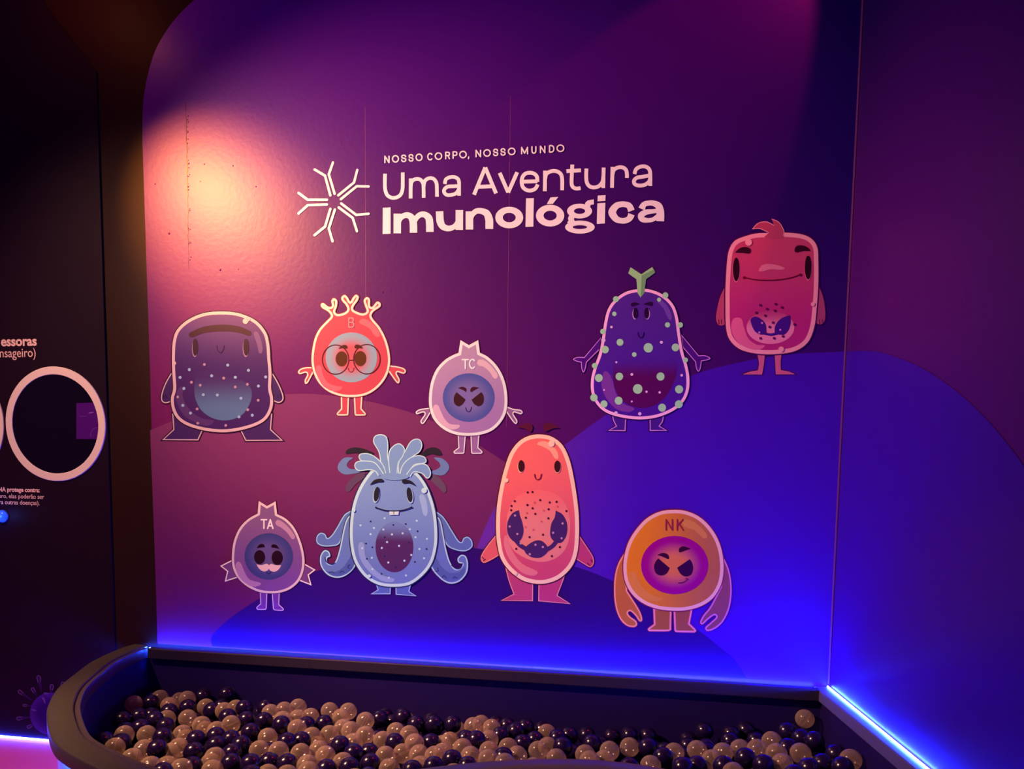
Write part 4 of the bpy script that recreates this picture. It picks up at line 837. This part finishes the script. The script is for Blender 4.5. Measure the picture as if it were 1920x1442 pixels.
A.shape('body', [(520, 350), (440, 450), (385, 560), (350, 690), (335, 850), (345, 1000), (380, 1120), (460, 1230), (570, 1295), (700, 1311), (830, 1291), (940, 1210), (1010, 1110), (1045, 980), (1050, 850), (1035, 700), (1000, 570), (950, 460), (880, 375), (780, 330), (690, 320), (600, 325)], grad((140, 142, 192), (118, 116, 182), 'V', .1, 1), 24, OC, DR, 9)
A.fill('sheen', [(903, 572), (930, 553), (960, 600), (973, 690), (960, 732), (937, 718), (920, 650)], (172, 168, 208)); A.fill('sheen', [(405, 970), (430, 944), (452, 970), (462, 1060), (520, 1148), (600, 1215), (697, 1246), (680, 1272), (590, 1258), (490, 1182), (420, 1080)], (160, 150, 200))
A.ell('nucleus', 700, 985, 155, 207, grad((128, 124, 182), (94, 38, 92), 'V', .0, .42))
A.dots('granules', [(620, 750), (883, 770), (423, 808), (533, 830), (610, 842), (827, 840), (680, 882), (505, 880), (767, 873), (873, 905), (967, 918), (640, 945), (597, 993), (738, 976), (905, 1002), (437, 995), (516, 1073), (650, 1112), (782, 1097), (838, 1050), (943, 1077), (520, 1165), (795, 1218), (655, 1237)], 9, (208, 200, 228))
A.dots('granules', [(506, 777), (692, 805), (793, 797), (890, 856), (622, 905), (468, 957), (520, 988), (820, 950), (963, 1002), (475, 1082), (868, 1107), (595, 1205), (712, 1150), (620, 1060)], 7.5, (42, 30, 90))
cap_ = A.fill('scalp', [(560, 385), (580, 330), (640, 290), (720, 290), (800, 310), (850, 350), (830, 400), (740, 430), (640, 430)], HB)
T_ = [[(600, 400, 1), (592, 320), (575, 210), (532, 130), (543, 80), (592, 67), (634, 88), (647, 160), (645, 250), (680, 380, 1)],
      [(740, 400, 1), (735, 300), (790, 200), (830, 130), (870, 104), (908, 110), (925, 152), (905, 205), (850, 245), (790, 310), (770, 400, 1)],
      [(665, 390, 1), (653, 270), (665, 195), (708, 150), (748, 144), (782, 182), (770, 240), (732, 300), (722, 395, 1)],
      [(560, 360, 1), (500, 318), (430, 278), (412, 248), (430, 224), (495, 225), (560, 262), (610, 320), (635, 395, 1)],
      [(745, 400, 1), (768, 320), (825, 260), (890, 238), (945, 250), (960, 285), (935, 300), (860, 315), (810, 395, 1)],
      [(570, 400, 1), (545, 365), (490, 352), (410, 360), (378, 326), (395, 290), (460, 282), (545, 300), (620, 400, 1)],
      [(790, 410, 1), (845, 335), (915, 306), (968, 318), (995, 368), (990, 408), (965, 420), (925, 382), (860, 372), (830, 410, 1)]]
for pts in T_:
    p = A.fill('hair_tuft', pts, HB); A.stroke('outline', [q[:2] for q in pts], 8, OC, p)
A.fill('forehead', [(600, 400), (640, 380), (740, 385), (820, 400), (800, 425), (700, 440), (620, 425)], HB)
A.fill('eyebrow', [(499, 479, 1), (540, 436), (598, 428), (612, 452), (560, 458)], (40, 32, 44)); A.fill('eyebrow', [(764, 442), (782, 430), (840, 446), (881, 488, 1), (822, 464), (775, 466)], (40, 32, 44))
A.ell('eye', 553, 560, 27, 64, (205, 200, 225), rot=8); A.ell('eye', 829, 565, 27, 64, (205, 200, 225), rot=-8); A.ell('eye', 556, 553, 23, 61, (42, 34, 46), rot=8); A.ell('eye', 826, 558, 23, 61, (42, 34, 46), rot=-8)
A.fill('teeth', [(658, 690), (740, 688), (735, 722), (662, 723)], (235, 228, 230), smooth=False); A.stroke('tooth_gap', [(697, 690), (697, 714)], 5, (40, 32, 50))
A.stroke('mouth', [(550, 662), (620, 684), (700, 690), (780, 682), (843, 660)], 9, (35, 28, 48)); A.dots('mouth_corners', [(552, 662), (842, 660)], 8, (35, 28, 48))
A.dots('bumps', [(945, 523, 23), (370, 685, 14), (497, 1222, 14)], 20, OC)

# 8 tall salmon cell
t, A = figure(1008, 1132, 'tall salmon-pink bean-shaped cell character with floating eyebrows and purple lobed nucleus', 890, 780, 3.896, W8)
PB = (240, 82, 98); OC = (255, 172, 168); DR = (85, 8, 40)
A.shape('leg', [(225, 1110, 1), (248, 1200), (284, 1300, 1), (190, 1349, 1), (426, 1352, 1), (427, 1200, 1)], (192, 52, 105), 6, (235, 130, 165), DR, 5); A.shape('leg', [(467, 1200, 1), (465, 1353, 1), (702, 1373, 1), (605, 1310, 1), (640, 1220), (672, 1130, 1)], (192, 48, 108), 6, (235, 130, 170), DR, 5)
a1 = A.shape('arm', [(180, 840, 1), (110, 925), (58, 1000), (45, 1045), (68, 1072), (120, 1052), (190, 1010, 1)], (228, 78, 98), 6, (240, 130, 145), DR, 6); a2 = A.shape('arm', [(750, 850, 1), (820, 955), (866, 1030), (868, 1080), (845, 1104), (800, 1082), (725, 1035, 1)], (195, 50, 105), 6, (235, 120, 160), DR, 6)
for pr, st in ((a1, [(55, 1030), (66, 1042)]), (a1, [(65, 1058), (80, 1045)]), (a2, [(825, 1075), (842, 1092)]), (a2, [(850, 1050), (860, 1068)])): A.stroke('claw', st, 6, (70, 0, 30), pr)
A.shape('body', [(470, 135), (560, 150), (640, 210), (690, 310), (720, 430), (745, 580), (760, 720), (762, 870), (750, 1000), (710, 1100), (630, 1180), (540, 1219), (450, 1225), (350, 1200), (255, 1130), (192, 1040), (165, 930), (157, 800), (165, 650), (190, 500), (220, 380), (260, 270), (320, 190), (390, 148)], grad((250, 88, 98), (208, 58, 105), 'V', .15, 1), 29, OC, DR, 7)
A.fill('belly', [(460, 540), (600, 575), (680, 680), (698, 820), (670, 960), (590, 1040), (480, 1066), (360, 1032), (270, 960), (235, 840), (245, 700), (310, 590)], grad((248, 92, 104), (236, 108, 122), 'V', 0, .5))
A.fill('sheen', [(458, 207), (480, 187), (530, 190), (590, 240), (613, 290), (605, 316), (580, 302), (550, 255), (500, 225)], (255, 138, 132)); A.fill('sheen', [(215, 900), (228, 870), (245, 900), (280, 990), (350, 1080), (458, 1135), (430, 1166), (350, 1145), (265, 1060), (222, 970)], (232, 100, 125))
NC = (72, 28, 96)
A.fill('nucleus', [(325, 687, 1), (275, 712), (240, 780), (245, 865), (290, 918), (335, 908), (358, 850), (350, 780), (333, 730)], NC); A.fill('nucleus', [(593, 690, 1), (645, 722), (676, 790), (672, 868), (635, 924), (582, 916), (553, 870), (560, 790), (585, 740)], NC); A.fill('nucleus', [(365, 985), (382, 948), (440, 912), (490, 912), (530, 950), (535, 990), (490, 1030), (440, 1036), (395, 1020)], NC)
A.stroke('nucleus', [(300, 905), (335, 945), (385, 975)], 32, NC); A.stroke('nucleus', [(600, 912), (568, 950), (520, 980)], 30, NC)
A.dots('granules', [(388, 558), (423, 555), (294, 622), (270, 657), (268, 688), (386, 650), (480, 615), (549, 632), (599, 627), (424, 674), (541, 681), (444, 715), (375, 743), (539, 747), (671, 694), (402, 884), (500, 867), (305, 970), (623, 957), (565, 1023)], 8.5, (92, 8, 42)); A.dots('granules', [(296, 727), (257, 807), (313, 861), (643, 785), (574, 853), (636, 893), (445, 940), (499, 957), (404, 1009), (337, 930)], 8.5, (200, 118, 160))
A.dots('granules', [(438, 632), (505, 690), (382, 708), (488, 770), (372, 810), (430, 830), (605, 660)], 8, (228, 72, 98))
A.fill('eyebrow', [(308, 84, 1), (360, 60), (412, 60), (425, 90), (408, 117), (370, 95)], (90, 14, 48)); A.fill('eyebrow', [(503, 90), (512, 58), (570, 57), (622, 90, 1), (570, 93), (520, 115)], (90, 14, 48))
A.ell('eye', 338, 371, 24, 44, (255, 150, 150)); A.ell('eye', 606, 374, 24, 44, (255, 150, 150)); A.ell('eye', 341, 366, 22, 43, (62, 14, 26)); A.ell('eye', 605, 369, 23, 43, (62, 14, 26))
A.stroke('mouth', [(438, 425), (445, 455), (462, 465), (480, 455), (488, 425)], 6, (120, 10, 35))
A.dots('bumps', [(562, 202, 24), (233, 470, 16), (300, 1150, 14)], 20, OC)

# 9 orange NK cell
t, A = figure(1262, 1188, 'orange dome-shaped cell character with long arms and smirking purple face, marked NK', 1130, 940, 5.544, W9)
PB = (205, 92, 45); OC = (238, 138, 190); DR = (120, 10, 95)
A.shape('leg', [(525, 1110, 1), (532, 1275, 1), (469, 1325), (482, 1350, 1), (680, 1350), (712, 1335, 1), (716, 1120, 1)], (158, 66, 58), 18, (232, 110, 165), DR, 7); A.shape('leg', [(736, 1120, 1), (745, 1340, 1), (762, 1358), (955, 1363, 1), (972, 1340), (905, 1270, 1), (935, 1110, 1)], (150, 58, 68), 18, (228, 100, 178), DR, 7)
A.shape('arm', [(235, 520, 1), (165, 640), (128, 770), (118, 940), (135, 1100), (180, 1220), (245, 1288), (318, 1308), (358, 1283), (345, 1240), (290, 1200), (262, 1160), (290, 1142), (340, 1188), (380, 1245), (410, 1240), (405, 1190), (370, 1110), (255, 930, 1)], (182, 78, 58), 15, (230, 120, 150), DR, 7); A.shape('arm', [(1235, 540, 1), (1305, 690), (1335, 830), (1338, 980), (1310, 1130), (1250, 1250), (1170, 1322), (1090, 1348), (1067, 1310), (1120, 1260), (1178, 1205), (1160, 1183), (1095, 1228), (1040, 1278), (1012, 1258), (1045, 1185), (1120, 1090), (1225, 890, 1)], (135, 50, 100), 15, (200, 90, 215), DR, 7)
A.shape('body', [(750, 88), (880, 105), (1010, 165), (1120, 270), (1200, 400), (1245, 550), (1256, 720), (1228, 870), (1150, 1000), (1030, 1085), (880, 1130), (740, 1137), (580, 1120), (430, 1065), (310, 970), (240, 850), (215, 720), (225, 570), (270, 420), (350, 290), (460, 175), (600, 105)], grad((215, 98, 35), (172, 74, 76), 'H', .1, 1), 36, OC, DR, 10)
A.fill('sheen', [(820, 200), (860, 184), (950, 215), (1040, 290), (1085, 350), (1070, 386), (1030, 370), (950, 300), (850, 262)], (200, 100, 78)); A.fill('sheen', [(270, 765), (298, 728), (350, 748), (380, 830), (440, 920), (520, 978), (617, 1005), (590, 1032), (500, 1036), (380, 982), (292, 882)], (208, 102, 68))
A.ell('nucleus', 748, 662, 350, 303, grad((205, 88, 82), (146, 0, 140), 'R', .25, .85))
A.fill('eyebrow', [(567, 557, 1), (620, 536), (668, 545), (690, 575), (682, 600), (620, 575)], (52, 0, 52)); A.fill('eyebrow', [(793, 522), (797, 488), (840, 467), (918, 492, 1), (860, 512), (808, 530)], (52, 0, 52))
A.fill('eye', [(577, 591, 1), (698, 693, 1), (665, 750), (608, 771), (555, 748), (534, 690), (545, 635)], (50, 0, 62)); A.fill('eye', [(905, 600, 1), (773, 690, 1), (810, 755), (865, 781), (920, 760), (940, 700), (930, 640)], (50, 0, 70))
A.stroke('mouth', [(788, 848), (830, 845), (865, 828), (882, 803)], 9, (72, 0, 80)); A.stroke('mouth', [(860, 802), (880, 802), (895, 816)], 7, (72, 0, 80))
glyph(A, 'letter', 'N', 646, 737, 182, 304, 14, (142, 22, 72)); glyph(A, 'letter', 'K', 762, 848, 182, 306, 14, (142, 22, 72))
